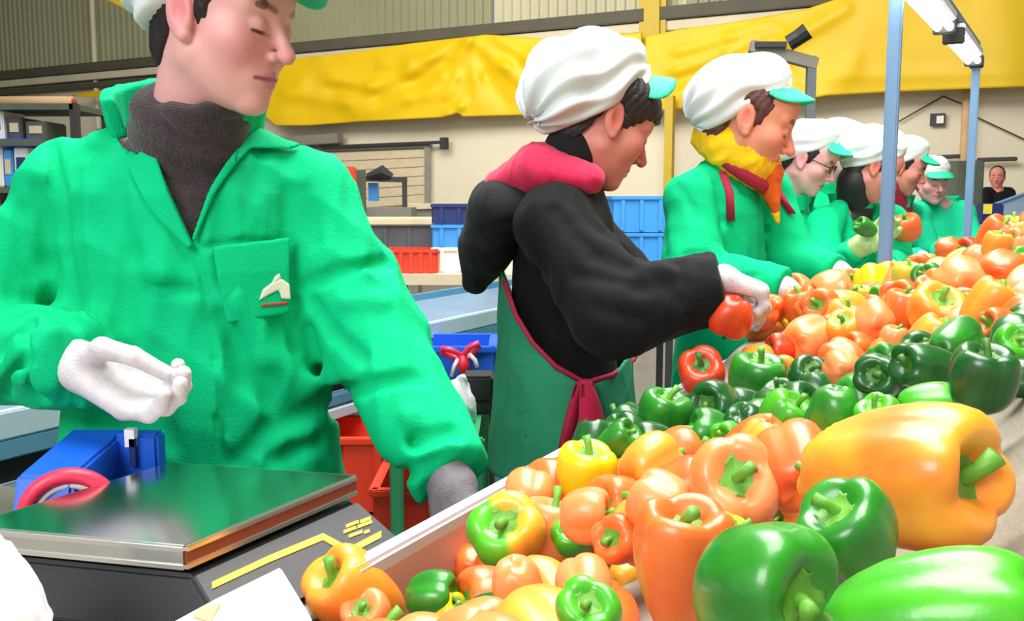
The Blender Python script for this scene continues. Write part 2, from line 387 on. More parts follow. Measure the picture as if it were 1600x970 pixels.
# ------------------------------------------------------------------ people
def basis(yaw, pitch, roll=0.):
    "columns: person's right, facing, up.  yaw 0 faces the camera, +90 faces the photo's right"
    y, p = math.radians(yaw), math.radians(pitch); fh = np.array([math.sin(y), -math.cos(y), 0]); z = np.array([0, 0, 1.])
    f = fh * math.cos(p) - z * math.sin(p); u = z * math.cos(p) + fh * math.sin(p); r = np.cross(f, u)
    a = math.radians(roll); r, u = r * math.cos(a) + u * math.sin(a), u * math.cos(a) - r * math.sin(a)
    return np.stack([r, f, u], 1)
def head_local(p):
    q = p.copy(); q[:, 0] = np.abs(q[:, 0])
    d = ELL(p, (0, -.012, .032), (.0745, .094, .084))
    d = smin(d, ELL(p, (0, .026, -.034), (.060, .064, .080)), .03)
    d = smin(d, RCN(q, (.046, .002, -.050), (.009, .063, -.093), .023, .017), .02)
    d = smin(d, SPH(q, (0, .071, -.094), .0165), .016)
    d = smin(d, SPH(q, (.040, .056, -.020), .024), .025)
    d = smin(d, ELL(p, (0, .050, .052), (.058, .042, .044)), .03)
    d = smin(d, RCN(q, (.012, .082, .024), (.045, .068, .027), .009, .008), .014)
    d = smax(d, -SPH(q, (.032, .105, .003), .018), .014)
    d = smin(d, SPH(q, (.029, .0745, .002), .0150), .004)
    d = smax(d, -RCN(q, (.017, .0895, -.0060), (.042, .0825, -.0045), .0024, .0016), .002)
    d = smin(d, RCN(p, (0, .083, .014), (0, .110, -.026), .0080, .0100), .012)
    d = smin(d, SPH(p, (0, .1110, -.029), .0088), .006)
    d = smin(d, SPH(q, (.0108, .0965, -.0325), .0070), .006)
    d = smax(d, -SPH(q, (.0065, .1035, -.042), .0035), .003)
    d = smin(d, ELL(p, (0, .069, -.062), (.031, .022, .024)), .012)
    d = smin(d, RCN(q, (0, .0915, -.0570), (.022, .080, -.061), .0050, .003), .005)
    d = smin(d, RCN(q, (0, .0895, -.0670), (.019, .079, -.0635), .0060, .003), .005)
    d = smax(d, -RCN(q, (0, .0985, -.0620), (.024, .0840, -.0624), .0024, .0016), .003)
    a = .28; Re = np.array([[1, 0, 0], [0, math.cos(a), -math.sin(a)], [0, math.sin(a), math.cos(a)]])
    d = smin(d, ELL(q, (.0750, -.008, -.002), (.0095, .0195, .034), Re), .006)
    d = smax(d, -ELL(q, (.0850, -.004, .002), (.0075, .0105, .020), Re), .006)
    return smin(d, SPH(q, (.0745, .004, -.030), .0075), .006)
def head_color(p, skin, blush, lip, brow):
    n = len(p); q = p.copy(); q[:, 0] = np.abs(q[:, 0]); C = np.tile(np.array(skin, np.float32), (n, 1))
    def mix(w, c):
        nonlocal C
        w = np.clip(w, 0, 1)[:, None]; C = C * (1 - w) + np.array(c, np.float32) * w
    g = lambda d, s: np.exp(-(d / s) ** 2)
    mix(.5 * g(np.sqrt(((q - np.array([.042, .07, -.028])) ** 2).sum(1)), .030), blush)
    mix(.55 * g(np.sqrt(((q - np.array([0, .112, -.03])) ** 2).sum(1)), .016), blush)
    mix(.8 * g(np.sqrt(((q - np.array([.080, -.004, .0])) ** 2).sum(1)), .022), blush)
    lipd = np.minimum(RCN(q, (0, .0925, -.0570), (.022, .081, -.061), .0055, .003), RCN(q, (0, .0905, -.0670), (.019, .080, -.0635), .0068, .003))
    mix(np.clip(.5 - (lipd - .0012) / .003, 0, 1) * .7, lip)
    mix(np.clip(.5 - RCN(q, (0, .0985, -.0620), (.025, .0835, -.0624), .0034, .0022) / .0022, 0, 1) * .7, tuple(c * .35 for c in lip))
    mix(np.clip(.5 - (RCN(q, (.016, .092, .0255), (.034, .086, .031), .0030, .0036) - .001) / .004, 0, 1) * .75, brow)
    mix(np.where(RCN(q, (.034, .086, .030), (.052, .066, .0260), .0042, .0024) < .002, .75, 0), brow)
    mix(np.clip(.5 - RCN(q, (.017, .0895, -.0062), (.043, .0820, -.0045), .0030, .0024) / .0022, 0, 1) * .9, (.03, .012, .012))
    return C
HAIR_CUT = [(.085, .15), (.082, .062), (.056, .052), (.034, .030), (.026, -.012), (.014, -.016), (.008, .020), (-.016, .036), (-.030, .006), (-.036, -.030), (-.058, -.078), (-.15, -.078), (-.15, .15)]
BANG_CUT = [(.11, .15), (.11, .055), (.088, .042), (.060, .034), (.040, .010)] + HAIR_CUT[4:]
def hair_local(p, bangs=False):
    d = ELL(p, (0, -.016, .030), (.0805, .1005, .0905)); d = smin(d, ELL(p, (0, -.045, -.045), (.056, .046, .046)), .02)
    if bangs: d = smin(d, ELL(p, (0, .014, .050), (.080, .090, .066)), .01)
    d = smax(d, POLY(p[:, 1], p[:, 2], BANG_CUT if bangs else HAIR_CUT), .006)
    return d + .0012 * np.sin(p[:, 1] * 420 + 3 * np.sin(p[:, 2] * 60))
def cap_local(p, puff=1., seed=0, amp=.0042):
    nrm_ = np.array([0, -.495, .869]); s = (p - np.array([0, .088, .070], np.float32)) @ nrm_.astype(np.float32)
    c = np.array([0, -.030, .058 + .01 * puff]); al = np.array([0, .869, .495])
    R = np.stack([[1, 0, 0], al, nrm_], 1)
    d = ELL(p, c, (.101, .122 + .012 * puff, .074 + .018 * puff), R)
    d = smin(d, ELL(p, c - al * .05 + nrm_ * .004, (.092, .085, .070 + .02 * puff), R), .05)
    l = (p - c.astype(np.float32)) @ R.astype(np.float32); ang = np.arctan2(l[:, 0], l[:, 2] + .02)
    w = np.clip((.13 - l[:, 1]) / .12, .15, 1) * np.clip(s / .035, .05, 1)
    d = d - amp * w * np.sin(ang * 13 + seed + 1.1 * np.sin(l[:, 1] * 34 + seed)) - amp * .6 * np.sin(ang * 5 + l[:, 1] * 45 + seed)
    band = np.exp(-((s - .006) / .006) ** 2) * .002
    return smax(d - band, -s - .002, .008)
def visor_local(p, ln=.062, tilt=14, curve=5.):
    a = math.radians(tilt); R = np.array([[1, 0, 0], [0, math.cos(a), math.sin(a)], [0, -math.sin(a), math.cos(a)]])
    c = np.array([0, .082, .074]); l = (p - c.astype(np.float32)) @ R.astype(np.float32)
    z = l[:, 2] + curve * l[:, 0] ** 2
    d2 = (np.sqrt((l[:, 0] / .076) ** 2 + (np.maximum(l[:, 1], -.02) / ln) ** 2) - 1) * ln * .8
    d = smax(d2, np.abs(z) - .004, .004)
    return np.maximum(d, -.014 - l[:, 1])
def tip_back(p, deg):
    a = math.radians(deg); c = np.array([0, -.015, .04], np.float32); q = p - c
    return np.stack([q[:, 0], q[:, 1] * math.cos(a) + q[:, 2] * math.sin(a), -q[:, 1] * math.sin(a) + q[:, 2] * math.cos(a)], 1).astype(np.float32) + c
def hand_parts(wr, x, z, right, curls, thumb, sc=1., splay=.06):
    "bones of a hand: wrist point, finger direction x, palm normal z (fingers curl towards it)"
    x = nrm(x); z = nrm(np.array(z) - x * np.dot(z, x)); y = np.cross(x, z) * (1 if right else -1)   # y: thumb side
    wr = np.array(wr, float); L = lambda a, b, c: wr + sc * (x * a + y * b + z * c); palm, fing = [], []
    bases = [(.086, .029), (.090, .009), (.086, -.011), (.078, -.029)]
    lens = [(.040, .024, .020), (.044, .028, .021), (.041, .026, .020), (.032, .020, .018)]
    for i, (bx, by) in enumerate(bases):
        palm.append((L(.002, by * .55, 0), L(bx, by, 0), .019 * sc, .0128 * sc))
        p = L(bx, by, 0); th = 0; cu = curls[i] if hasattr(curls[0], '__len__') else curls
        fy = y * (splay * (1.2 - i))
        for j in range(3):
            th += math.radians(cu[j]); dv = nrm(x * math.cos(th) + z * math.sin(th) + fy * math.cos(th)); q = p + dv * lens[i][j] * sc
            fing.append((i, p, q, (.0104 - .0011 * j) * sc, (.0096 - .0011 * j) * sc)); p = q
    tp = [wr + t if isinstance(t, np.ndarray) else L(*t) for t in thumb]   # arrays: offsets in the room
    for j in range(len(tp) - 1): fing.append((4, tp[j], tp[j + 1], (.0145 - .0022 * j) * sc, (.0125 - .0022 * j) * sc))
    return palm, fing
def hand_field(parts, pad=0.):
    palm, fing = parts
    def f(P):
        d = U([RCN(P, a, b, ra + pad, rb + pad) for a, b, ra, rb in palm], .014)
        for i in range(5):
            e = U([RCN(P, a, b, ra + pad, rb + pad) for k, a, b, ra, rb in fing if k == i], .004); d = smin(d, e, .007 if i < 4 else .012)
        return d
    pts = np.array([p for a, b, _, _ in palm for p in (a, b)] + [p for _, a, b, _, _ in fing for p in (a, b)])
    return f, pts.min(0) - .03, pts.max(0) + .03
THUMB_OPEN = [(.020, .022, .004), (.048, .046, .018), (.074, .056, .030), (.096, .058, .038)]
THUMB_GRIP = [(.020, .020, .006), (.046, .036, .030), (.072, .034, .048), (.092, .024, .054)]
COATP = [(-.02, .056, .058), (.03, .078, .068), (.10, .130, .086), (.2, .162, .104), (.45, .172, .118), (.7, .170, .116), (1, .186, .128), (1.45, .202, .142)]
class Person:
    def __init__(s, name, label, head, yaw, pitch, neck, hip, tyaw, arms, scale=1., roll=0., hem=None, width=1., foot=None, group=None):
        s.R = basis(yaw, pitch, roll); s.hc = np.array(head, float); s.k = scale; s.neck = np.array(neck, float); s.hip = np.array(hip, float)
        s.tyaw = math.radians(tyaw); s.arms = arms; s.width = width
        fx, fy = (s.hip[0], s.hip[1]) if foot is None else foot
        s.root = thing(name, label, 'person', (fx, fy, 0), group); s.foot = np.array([fx, fy, 0.])
        s.rightv = np.array([-math.cos(s.tyaw), -math.sin(s.tyaw), 0]); s.front = np.array([math.sin(s.tyaw), -math.cos(s.tyaw), 0])
    def loc(s, P): return ((P - s.hc.astype(np.float32)) @ s.R.astype(np.float32)) / s.k
    def hw(s, l): return s.hc + s.R @ (np.array(l, float) * s.k)
    def stations(s, off=0., prof=COATP, z_lo=None):
        n, h = s.neck, s.hip; out = []
        for t, a, b in prof:
            z = n[2] + (h[2] - n[2]) * t; c = n + (h - n) * min(t, 1.)
            out.append((z, c[0], c[1], a * s.width + off, b * s.width + off))
        return out
    def torso(s, P, off=0., prof=COATP): return LOFT(P, s.stations(off, prof), s.tyaw)
    def arm(s, P, a, off=0., r=(.062, .066, .055, .045)):
        sh, el, wr = a[:3]; nk = s.neck * .72 + np.array(sh) * .28 + np.array([0, 0, .004]); w = (r if len(a) < 4 or a[3] is None else a[3])
        d = RCN(P, nk, sh, .045 + off, w[0] + off)
        d = smin(d, RCN(P, sh, el, w[0] + off, w[1] + off), .03)
        dr = nrm(np.array(wr) - np.array(el)); fo = RCN(P, el, np.array(wr) + dr * .02, w[2] + off, w[3] + off)
        fo = smax(fo, (P - np.array(wr, np.float32)) @ dr.astype(np.float32), .012)
        return smin(d, fo, .02)
    def body(s, skin, blush, lip, brow, hf=.0032):
        arms = [(np.array(a[0]), np.array(a[1]), np.array(a[2])) for a in s.arms]; hz = s.hip[2]
        side = np.array([math.cos(s.tyaw), math.sin(s.tyaw), 0])
        nb, nt = s.neck + np.array([0, 0, -.03]), s.hw((0, -.022, -.055))
        inner = [(t, a * .74, b * .74) for t, a, b in COATP if t <= 1.]
        def f(P):
            d = head_local(s.loc(P)) * s.k
            d = smin(d, RCN(P, nt, nb, .052, .056), .022)
            d = smin(d, s.torso(P, 0., inner), .03)
            for sh, el, wr in arms:
                d = smin(d, RCN(P, s.neck * .6 + sh * .4, sh, .03, .042), .03); d = smin(d, RCN(P, sh, el, .043, .036), .02)
                d = smin(d, RCN(P, el, wr, .035, .024), .015); d = smin(d, RCN(P, wr, wr + nrm(wr - el) * .02, .018, .012), .01)
            for i in (-1, 1):
                a = s.hip + side * .085 * i; k = s.foot + side * .09 * i + np.array([0, 0, .47]) + s.front * .02; n = s.foot + side * .09 * i + np.array([0, 0, .08])
                d = smin(d, RCN(P, a, k, .078, .05), .04); d = smin(d, RCN(P, k, n, .05, .034), .02); d = smin(d, RCN(P, n + np.array([0, 0, -.035]), n + s.front * .14 + np.array([0, 0, -.045]), .035, .028), .02)
            return d
        pts = np.array([s.hc, s.hip, s.foot, s.neck] + [p for a in arms for p in a]); lo = pts.min(0) - .26; hi = pts.max(0) + .26; lo[2] = -.01; hi[2] = s.hc[2] + .14 * s.k
        r = .125 * s.k
        def col(V):
            C = head_color(s.loc(V), skin, blush, lip, brow); d = np.sqrt(((V - s.hc.astype(np.float32)) ** 2).sum(1)) > .17 * s.k
            C[d] = skin; return C
        return sdf_obj('body', f, lo, hi, .016, M['skin'], s.root, col, (s.hc - r - np.array([0, 0, .02]), s.hc + r, hf))
    def legs(s):
        side = np.array([math.cos(s.tyaw), math.sin(s.tyaw), 0]); hz = s.hip[2]
        def f(P):
            d = LOFT(P, [(hz - .05, s.hip[0], s.hip[1], .145, .10), (hz + .04, s.hip[0], s.hip[1], .14, .095)], s.tyaw)
            for i in (-1, 1):
                a = s.hip + side * .085 * i; k = s.foot + side * .09 * i + np.array([0, 0, .47]) + s.front * .02; n = s.foot + side * .09 * i + np.array([0, 0, .09])
                d = smin(d, RCN(P, a, k, .076, .062), .03); d = smin(d, smax(RCN(P, k, n, .068, .062), .07 - P[:, 2], .01), .03)
            return d
        sdf_obj('trousers', f, s.foot - .3 + np.array([0, 0, .3]), np.array([s.foot[0] + .3, s.foot[1] + .3, hz + .1]), .014, M['trousers'], s.root)
        for i in (-1, 1):
            n = s.foot + side * .09 * i
            g = lambda P: smax(smin(RCN(P, n + np.array([0, 0, .05]), n + s.front * .15 + np.array([0, 0, .035]), .046, .042), SPH(P, n + np.array([0, 0, .08]), .045), .03), .002 - P[:, 2], .006)
            sdf_obj('shoe', g, n - np.array([.22, .22, 0]), n + np.array([.22, .22, .14]), .01, M['shoe'], s.root)
    def headgear(s, hair=None, cap=True, puff=1., seed=0, h=.004, visor=True, vis=(.062, 14), amp=.0055, voff=(0, 0, 0), tip=0, bangs=False, cs=.9, coff=(0, 0, 0)):
        r = .19 * s.k
        if hair is not None: sdf_obj('hair', lambda P: hair_local(s.loc(P), bangs) * s.k, s.hc - r, s.hc + r, max(h, .004), hair, s.root)
        CO = np.array([0, .02, .05], np.float32)
        if cap:
            c = sdf_obj('cap', lambda P: cap_local((tip_back(s.loc(P), tip) - CO) / cs + CO - np.array(coff, np.float32), puff, seed, amp) * s.k * cs, s.hc - r - .03, s.hc + r + .03, h, M['cap_white'], s.root)
            if visor: sdf_obj('visor', lambda P: visor_local(tip_back(s.loc(P), tip) - np.array(voff, np.float32), *vis) * s.k, s.hc - r - .03, s.hc + r + .03, min(h, .003), M['visor'], c)
def gl(s, name, wr, x, z, right, curls, thumb, m, h=.0028, pad=.0015, sc=1., cuff=None):
    pr = hand_parts(wr, x, z, right, curls, thumb, sc); f0, lo, hi = hand_field(pr, pad)
    if cuff is not None:
        ar = min(s.arms, key=lambda a: np.linalg.norm(np.array(a[2]) - np.array(wr)))
        c0 = np.array(ar[2]) - nrm(np.array(ar[2]) - np.array(ar[1])) * .03
        f = lambda P: smin(f0(P), RCN(P, c0, np.array(wr), .034 * sc, .029 * sc), .015); lo = np.minimum(lo, c0 - .04); hi = np.maximum(hi, c0 + .04)
    else: f = f0
    return sdf_obj(name, lambda P: f(P) - .0006 * np.sin(P[:, 0] * 900) * np.sin(P[:, 2] * 800), lo, hi, h, m, s.root)
def crease_set(base, segs):
    "[(pixel path, width, depth)] -> list of surface segments"
    out = []
    for path, w, dp in segs:
        T = trace(base, path)
        for a, b in zip(T[:-1], T[1:]): out.append((a, b, w, dp))
    return out
def creases(P, cs):
    o = np.zeros(len(P), np.float32)
    for a, b, w, dp in cs:
        d = RCN(P, a, b, 0, 0); o += dp * np.exp(-(d / w) ** 2)
    return o

SKIN_A = (srgb(226, 170, 164), srgb(222, 118, 128), srgb(186, 96, 110), srgb(92, 52, 56))
SKIN_B = (srgb(214, 140, 124), srgb(206, 98, 86), srgb(176, 78, 80), srgb(44, 28, 28))
SKIN_C = (srgb(226, 150, 120), srgb(226, 112, 96), srgb(196, 50, 66), srgb(120, 66, 52))

# ---------- woman at the scale (foreground left)
w = Person('person', 'woman in a green work coat over a dark turtleneck, standing behind the scale', at(346, 33, 1.30), 70, 13,
           at(290, 212, 1.37), at(318, 660, 1.36), 8,
           [(at(108, 292, 1.37), at(-34, 545, 1.36), at(128, 566, 1.17), (.060, .076, .072, .057)),
            (at(484, 308, 1.40), at(578, 525, 1.35), at(702, 742, 1.19), (.060, .078, .072, .052))], scale=.98, width=1.03)
w.body(*SKIN_A, hf=.0017); w.legs()
w.headgear(M['hair'], puff=.9, seed=2, h=.004)
nb = w.neck
def turtleneck(P):
    top = w.hw((0, -.024, -.072)); d = RCN(P, nb + np.array([0, 0, -.05]), top, .086, .070); d = smax(d, (P - np.array(w.hw((0, -.026, -.100)), np.float32)) @ nrm(nrm(top - nb) - .45 * w.R[:, 1] * np.array([1, 1, 0])).astype(np.float32) * -1. * -1., .014)
    ax = nrm(top - nb); sdist = (P - nb.astype(np.float32)) @ ax.astype(np.float32)
    d = d - .005 * np.exp(-((sdist - .035) / .016) ** 2) - .0022 * np.sin(sdist * 190 + 2 * np.sin(P[:, 0] * 30))
    prof = [(t, a - .016, b - .014) for t, a, b in COATP if t <= 1.]
    return smin(d, w.torso(P, 0., prof), .02)
sdf_obj('turtleneck', turtleneck, np.array([nb[0] - .26, nb[1] - .2, nb[2] - .5]), np.array([nb[0] + .26, nb[1] + .2, nb[2] + .16]), .005, M['dark_wool'], w.root)
def coat_base(P):
    d = w.torso(P)
    for a in w.arms: d = smin(d, w.arm(P, a), .035)
    return d
CS = crease_set(coat_base, [
    ([(80, 228), (92, 300), (104, 400), (112, 486)], .009, .009), ([(60, 300), (72, 410), (96, 500)], .014, .006), ([(30, 330), (44, 430)], .012, .004),
    ([(452, 300), (450, 380), (456, 470), (464, 545)], .009, .011), ([(470, 448), (535, 424), (604, 410)], .009, .010), ([(474, 300), (490, 380)], .012, .004),
    ([(486, 470), (520, 520), (566, 560)], .010, .006), ([(478, 520), (500, 580), (540, 628)], .010, .007), ([(540, 470), (600, 470)], .014, -.005),
    ([(510, 612), (570, 606), (650, 590)], .010, .009), ([(520, 640), (585, 690), (650, 690), (708, 676)], .010, .010), ([(575, 720), (640, 738), (700, 712)], .010, .008), ([(560, 655), (640, 650)], .012, -.006),
    ([(0, 500), (56, 486), (128, 508)], .010, .010), ([(2, 552), (46, 505)], .008, .009), ([(46, 515), (44, 560), (64, 622)], .009, .007), ([(4, 620), (40, 560)], .009, .008), ([(84, 520), (80, 600)], .012, -.005),
    ([(306, 392), (322, 460), (336, 560), (345, 640), (340, 735)], .004, .0035), ([(322, 386), (380, 376), (446, 380)], .005, .003), ([(232, 450), (296, 456)], .009, .004),
    ([(345, 500), (392, 590), (440, 640)], .016, .007), ([(365, 470), (420, 560), (480, 600), (520, 590)], .018, -.006), ([(372, 720), (420, 672), (500, 632)], .014, .007), ([(250, 600), (262, 690)], .016, .006),
    ([(180, 300), (200, 400), (196, 500)], .016, .005), ([(240, 330), (252, 420)], .018, -.004), ([(130, 520), (150, 640)], .02, .006), ([(410, 230), (400, 300)], .012, .003), ([(140, 180), (150, 240)], .012, .004), ([(340, 655), (342, 735)], .006, .004), ([(430, 720), (500, 690)], .012, .006)])
VN = [at(u, v, 1.26) for u, v in ((196, 118), (240, 262), (300, 384), (330, 300), (372, 192), (384, 120))]
VN2 = [(p[0], p[2]) for p in VN]
def coat(P):
    d = coat_base(P) + 2.2 * creases(P, CS) - folds(P, .0085, 14, 3)
    front = (P[:, 1] - nb[1])                                        # open V at the chest
    v = np.maximum(POLY(P[:, 0], P[:, 2], VN2), front + .0)
    back = RCN(P, nb + np.array([0, 0, -.02]), nb + np.array([0, 0, .2]), .088, .1)
    return smax(smax(d, -v, .005), -back, .006)
sdf_obj('work_coat', coat, np.array([w.hip[0] - .58, w.hip[1] - .36, .62]), np.array([w.hip[0] + .42, w.hip[1] + .26, 1.47]), .0048, M['green_coat'], w.root)
coat_o = w.root.children[-1]
def patch(name, poly_px, y, off, th, m, parent, base=coat, h=.0035, ymid=None, extra=None, xy=False):
    pw = [at(u, v, y) for u, v in poly_px]; p2 = [(p[0], p[2]) for p in pw]; ym = nb[1] if ymid is None else ymid
    def f(P):
        d = smax(np.abs(base(P) - off) - th / 2, POLY(P[:, 0], P[:, 2], p2), .002); return np.maximum(d, P[:, 1] - ym)
    X = np.array(pw); return sdf_obj(name, f, np.array([X[:, 0].min() - .02, y - .2, X[:, 2].min() - .02]), np.array([X[:, 0].max() + .02, ym + .01, X[:, 2].max() + .02]), h, m, parent)
patch('lapel', [(196, 150), (210, 128), (236, 250), (302, 384), (296, 390), (236, 330), (190, 262), (210, 218), (190, 196)], 1.25, .006, .007, M['green_coat'], coat_o, base=coat_base)
patch('lapel', [(374, 168), (400, 180), (440, 218), (425, 226), (388, 226), (366, 226), (330, 300), (304, 380), (300, 372), (322, 290), (356, 205)], 1.25, .006, .007, M['green_coat'], coat_o, base=coat_base)
patch('chest_pocket', [(326, 386), (434, 374), (436, 498), (350, 508)], 1.24, .0055, .006, M['green_coat'], coat_o, base=coat_base)
for poly in ([(392, 476), (398, 456), (410, 446), (424, 440), (436, 450), (438, 476), (424, 474), (420, 460), (408, 466)], [(408, 452), (414, 436), (422, 430), (424, 442)]):
    patch('badge_print', poly, 1.235, .0092, .003, M['white_mark'], coat_o, base=coat_base, h=.0014)
patch('badge_print', [(396, 478), (434, 477), (434, 484), (396, 485)], 1.235, .0092, .003, M['red_mark'], coat_o, base=coat_base, h=.0014)
# turned-up collar round the back of the neck
def collar(P):
    ax = nrm(np.array([.10, -.34, 1.])); q = P - (nb + np.array([0, .008, .030])).astype(np.float32); hgt = q @ ax.astype(np.float32); rad = np.sqrt(np.maximum((q * q).sum(1) - hgt ** 2, 0))
    ang = np.arctan2(q[:, 0], -q[:, 1]); lean = rad - .098 - .25 * hgt
    d = np.sqrt(np.maximum(np.abs(lean) - .004, 0) ** 2 + np.maximum(np.abs(hgt) - .020, 0) ** 2) - .006
    return smax(d - folds(P, .003, 22, 6), .95 - np.abs(ang), .02)
sdf_obj('collar', collar, nb - np.array([.17, .17, .06]), nb + np.array([.17, .17, .14]), .0035, M['green_coat'], coat_o)
# gloved hands: right hand cupped, thumb tip meeting the fingertips
wr = w.arms[0][2]
gl(w, 'glove', wr + np.array([.008, -.008, -.006]), (.88, -.22, -.42), (.34, -.36, .85), True, [(22, 34, 30), (24, 36, 32), (26, 38, 34), (28, 40, 36)],
   [np.array(q) for q in ((.008, -.018, .014), (.036, -.034, .030), (.076, -.042, .022), (.112, -.036, .000))], M['glove'], h=.0022, sc=.95, cuff=(.9, -.3, -.1))
wr = w.arms[1][2]
gl(w, 'glove', wr + np.array([.004, -.006, -.012]), (.12, -.42, -.9), (.55, .75, 0), False, (18, 26, 20), THUMB_OPEN, M['glove_grey'], h=.003, sc=.92, cuff=(.3, -.4, -.85))
# ---------- woman in the black hooded top and green apron
h = Person('person', 'woman in a black hooded top with red lining and a green apron', at(942, 192, 1.97), 107, 28,
           at(884, 262, 2.0), at(880, 640, 2.0), 92,
           [(at(866, 352, 1.84), at(962, 486, 1.74), at(1130, 446, 1.70), (.070, .088, .082, .060)),
            (at(900, 350, 2.16), at(1010, 480, 2.10), at(1108, 440, 1.96), (.064, .074, .066, .050))], scale=1.02, width=.93)
h.body(*SKIN_B, hf=.0026); h.legs()
h.headgear(M['hair'], puff=1.25, seed=5, h=.0042, vis=(.070, 0, 9.), amp=.0095, tip=24, bangs=True, cs=.93, coff=(0, -.030, .004), voff=(0, -.026, .022))
hn = h.neck
def hood_top(P):
    d = h.torso(P)
    for a in h.arms: d = smin(d, h.arm(P, a), .045)
    return d
HS = crease_set(hood_top, [([(800, 340), (850, 420), (880, 500)], .02, .006), ([(880, 300), (940, 360)], .014, .006), ([(870, 330), (930, 400), (980, 420)], .014, .008), ([(900, 360), (980, 405), (1040, 420)], .016, -.007),
                           ([(900, 430), (1000, 450), (1060, 440)], .014, .007), ([(1000, 410), (1060, 470)], .012, .006), ([(1050, 410), (1090, 500)], .012, .006), ([(930, 480), (1000, 500)], .014, .006), ([(1100, 410), (1120, 490)], .012, -.004)])
def hoodie(P): return smax(hood_top(P) + creases(P, HS) - folds(P, .0045, 15, 11), RCN(P, hn + np.array([0, 0, -.03]), hn + np.array([.02, 0, .2]), .07, .09) * -1., .01)
sdf_obj('hooded_top', hoodie, np.array([h.hip[0] - .34, 1.48, .72]), np.array([h.hip[0] + .52, 2.44, 1.46]), .0065, M['black_knit'], h.root)
top_o = h.root.children[-1]
hb = at(775, 360, 1.98)
def hood(P):
    a, b, c, e = at(850, 312, 1.99), at(784, 330, 1.99), at(760, 388, 1.99), at(742, 440, 1.99)
    y = np.array([1, .55, 1], np.float32); o = np.array([0, 1.99, 0], np.float32); Q = (P - o) * y + o          # spread sideways across the back
    d = U([RCN(Q, a, b, .060, .066), RCN(Q, b, c, .064, .052), RCN(Q, c, e, .050, .026)], .03)
    n = (P - hn.astype(np.float32)); rad = np.sqrt(n[:, 0] ** 2 + n[:, 1] ** 2)
    d = smin(d, np.sqrt((rad - .082) ** 2 + (n[:, 2] - .3 * -n[:, 0] * 0 + .004) ** 2) - .018, .03)
    return d - folds(P, .004, 19, 4)
sdf_obj('hood', hood, at(700, 230, 1.99) - np.array([.04, .24, .42]), at(930, 230, 1.99) + np.array([.08, .24, .04]), .006, M['hood_black'], top_o)
def lining(P):
    a, b, c = at(782, 292, 1.98), at(842, 270, 1.96), at(918, 280, 1.92)
    y = np.array([1, .6, 1], np.float32); o = np.array([0, 1.98, 0], np.float32); Q = (P - o) * y + o
    return U([RCN(Q, a, b, .036, .056), RCN(Q, b, c, .056, .030)], .02) - folds(P, .003, 26, 9)
sdf_obj('hood_lining', lining, at(740, 225, 1.98) - np.array([.02, .16, .16]), at(930, 225, 1.98) + np.array([.03, .16, .02]), .005, M['red_lining'], top_o)
sdf_obj('jumper_collar', lambda P: RCN(P, hn + np.array([-.005, 0, -.01]), h.hw((0, -.030, -.080)), .066, .058), hn - .12, hn + .17, .006, M['hood_black'], h.root)
# apron: wraps front, sides and back, cut away under the arm along a piped curve
CURVE = [(806, 318), (788, 352), (780, 392), (788, 440), (806, 492), (832, 535), (868, 572), (914, 598), (956, 586), (990, 562), (1006, 535), (1010, 500)]
APX = [(720, 470), (752, 452), (764, 400), (784, 345)] + CURVE[1:] + [(1030, 500), (1040, 900), (700, 900)]
ap2 = [(lambda p: (p[0], p[2]))(at(u, v, 1.85)) for u, v in APX]
APROF = [(.02, .085, .07), (.2, .172, .118), (.45, .186, .134), (.7, .186, .136), (1, .206, .152), (1.5, .228, .176)]
def apron_base(P): return smin(h.torso(P, .004, APROF) - folds(P, .004, 11, 21), h.torso(P, .010), .02)
def apron(P):
    d = smax(np.abs(apron_base(P) - .003) - .0045, POLY(P[:, 0], P[:, 2], ap2), .003)
    return smax(d, .70 - P[:, 2], .004)
sdf_obj('apron', apron, np.array([h.hip[0] - .28, 1.72, .69]), np.array([h.hip[0] + .28, 2.28, 1.32]), .006, M['apron'], h.root)
apr = h.root.children[-1]
pts = trace(lambda P: apron_base(P) - .009, CURVE, y0=1.5)
MB().tube(pts, .005, 8).build('piping', M['magenta'], apr, smooth=True)
tie = trace(lambda P: apron_base(P) - .010, [(914, 598), (910, 650), (904, 705)], y0=1.5)
def ribbon(path, w0, y, m, name, parent):
    g = []
    for i, (u, v) in enumerate(path):
        ww = w0[i]; g.append([at(u - ww / 2, v, y - .012 * (i % 2)), at(u - ww * .1, v, y - .016), at(u + ww / 2, v, y + .004)])
    return MB().sheet(g, (0, .004, 0)).build(name, m, parent, smooth=True)
yt = tie[0][1] - .012
ribbon([(906, 596), (898, 630), (890, 668), (880, 712)], (12, 18, 22, 20), yt, M['magenta'], 'tie', apr)
ribbon([(916, 596), (922, 630), (926, 665), (928, 700)], (18, 34, 44, 40), yt - .012, M['red_lining'], 'tie', apr)
SDK = .012
sdf_obj('tie_knot', lambda P: ELL(P, at(914, 602, yt - .004), (.018, .012, .013)), at(914, 602, yt) - .04, at(914, 602, yt) + .04, .003, M['magenta'], apr)
wr = h.arms[0][2]; gl(h, 'glove', wr + np.array([.0, 0, .012]), (.92, .02, -.28), (-.28, .1, -.92), True, (56, 60, 44), THUMB_GRIP, M['glove'], h=.003, sc=.82, cuff=(1, 0, 0))
wr = h.arms[1][2]; gl(h, 'glove', wr + np.array([.0, 0, .004]), (.93, .0, -.32), (-.2, -.30, -.9), False, (34, 42, 30), THUMB_GRIP, M['glove'], h=.003, sc=.92, cuff=(1, 0, .1))

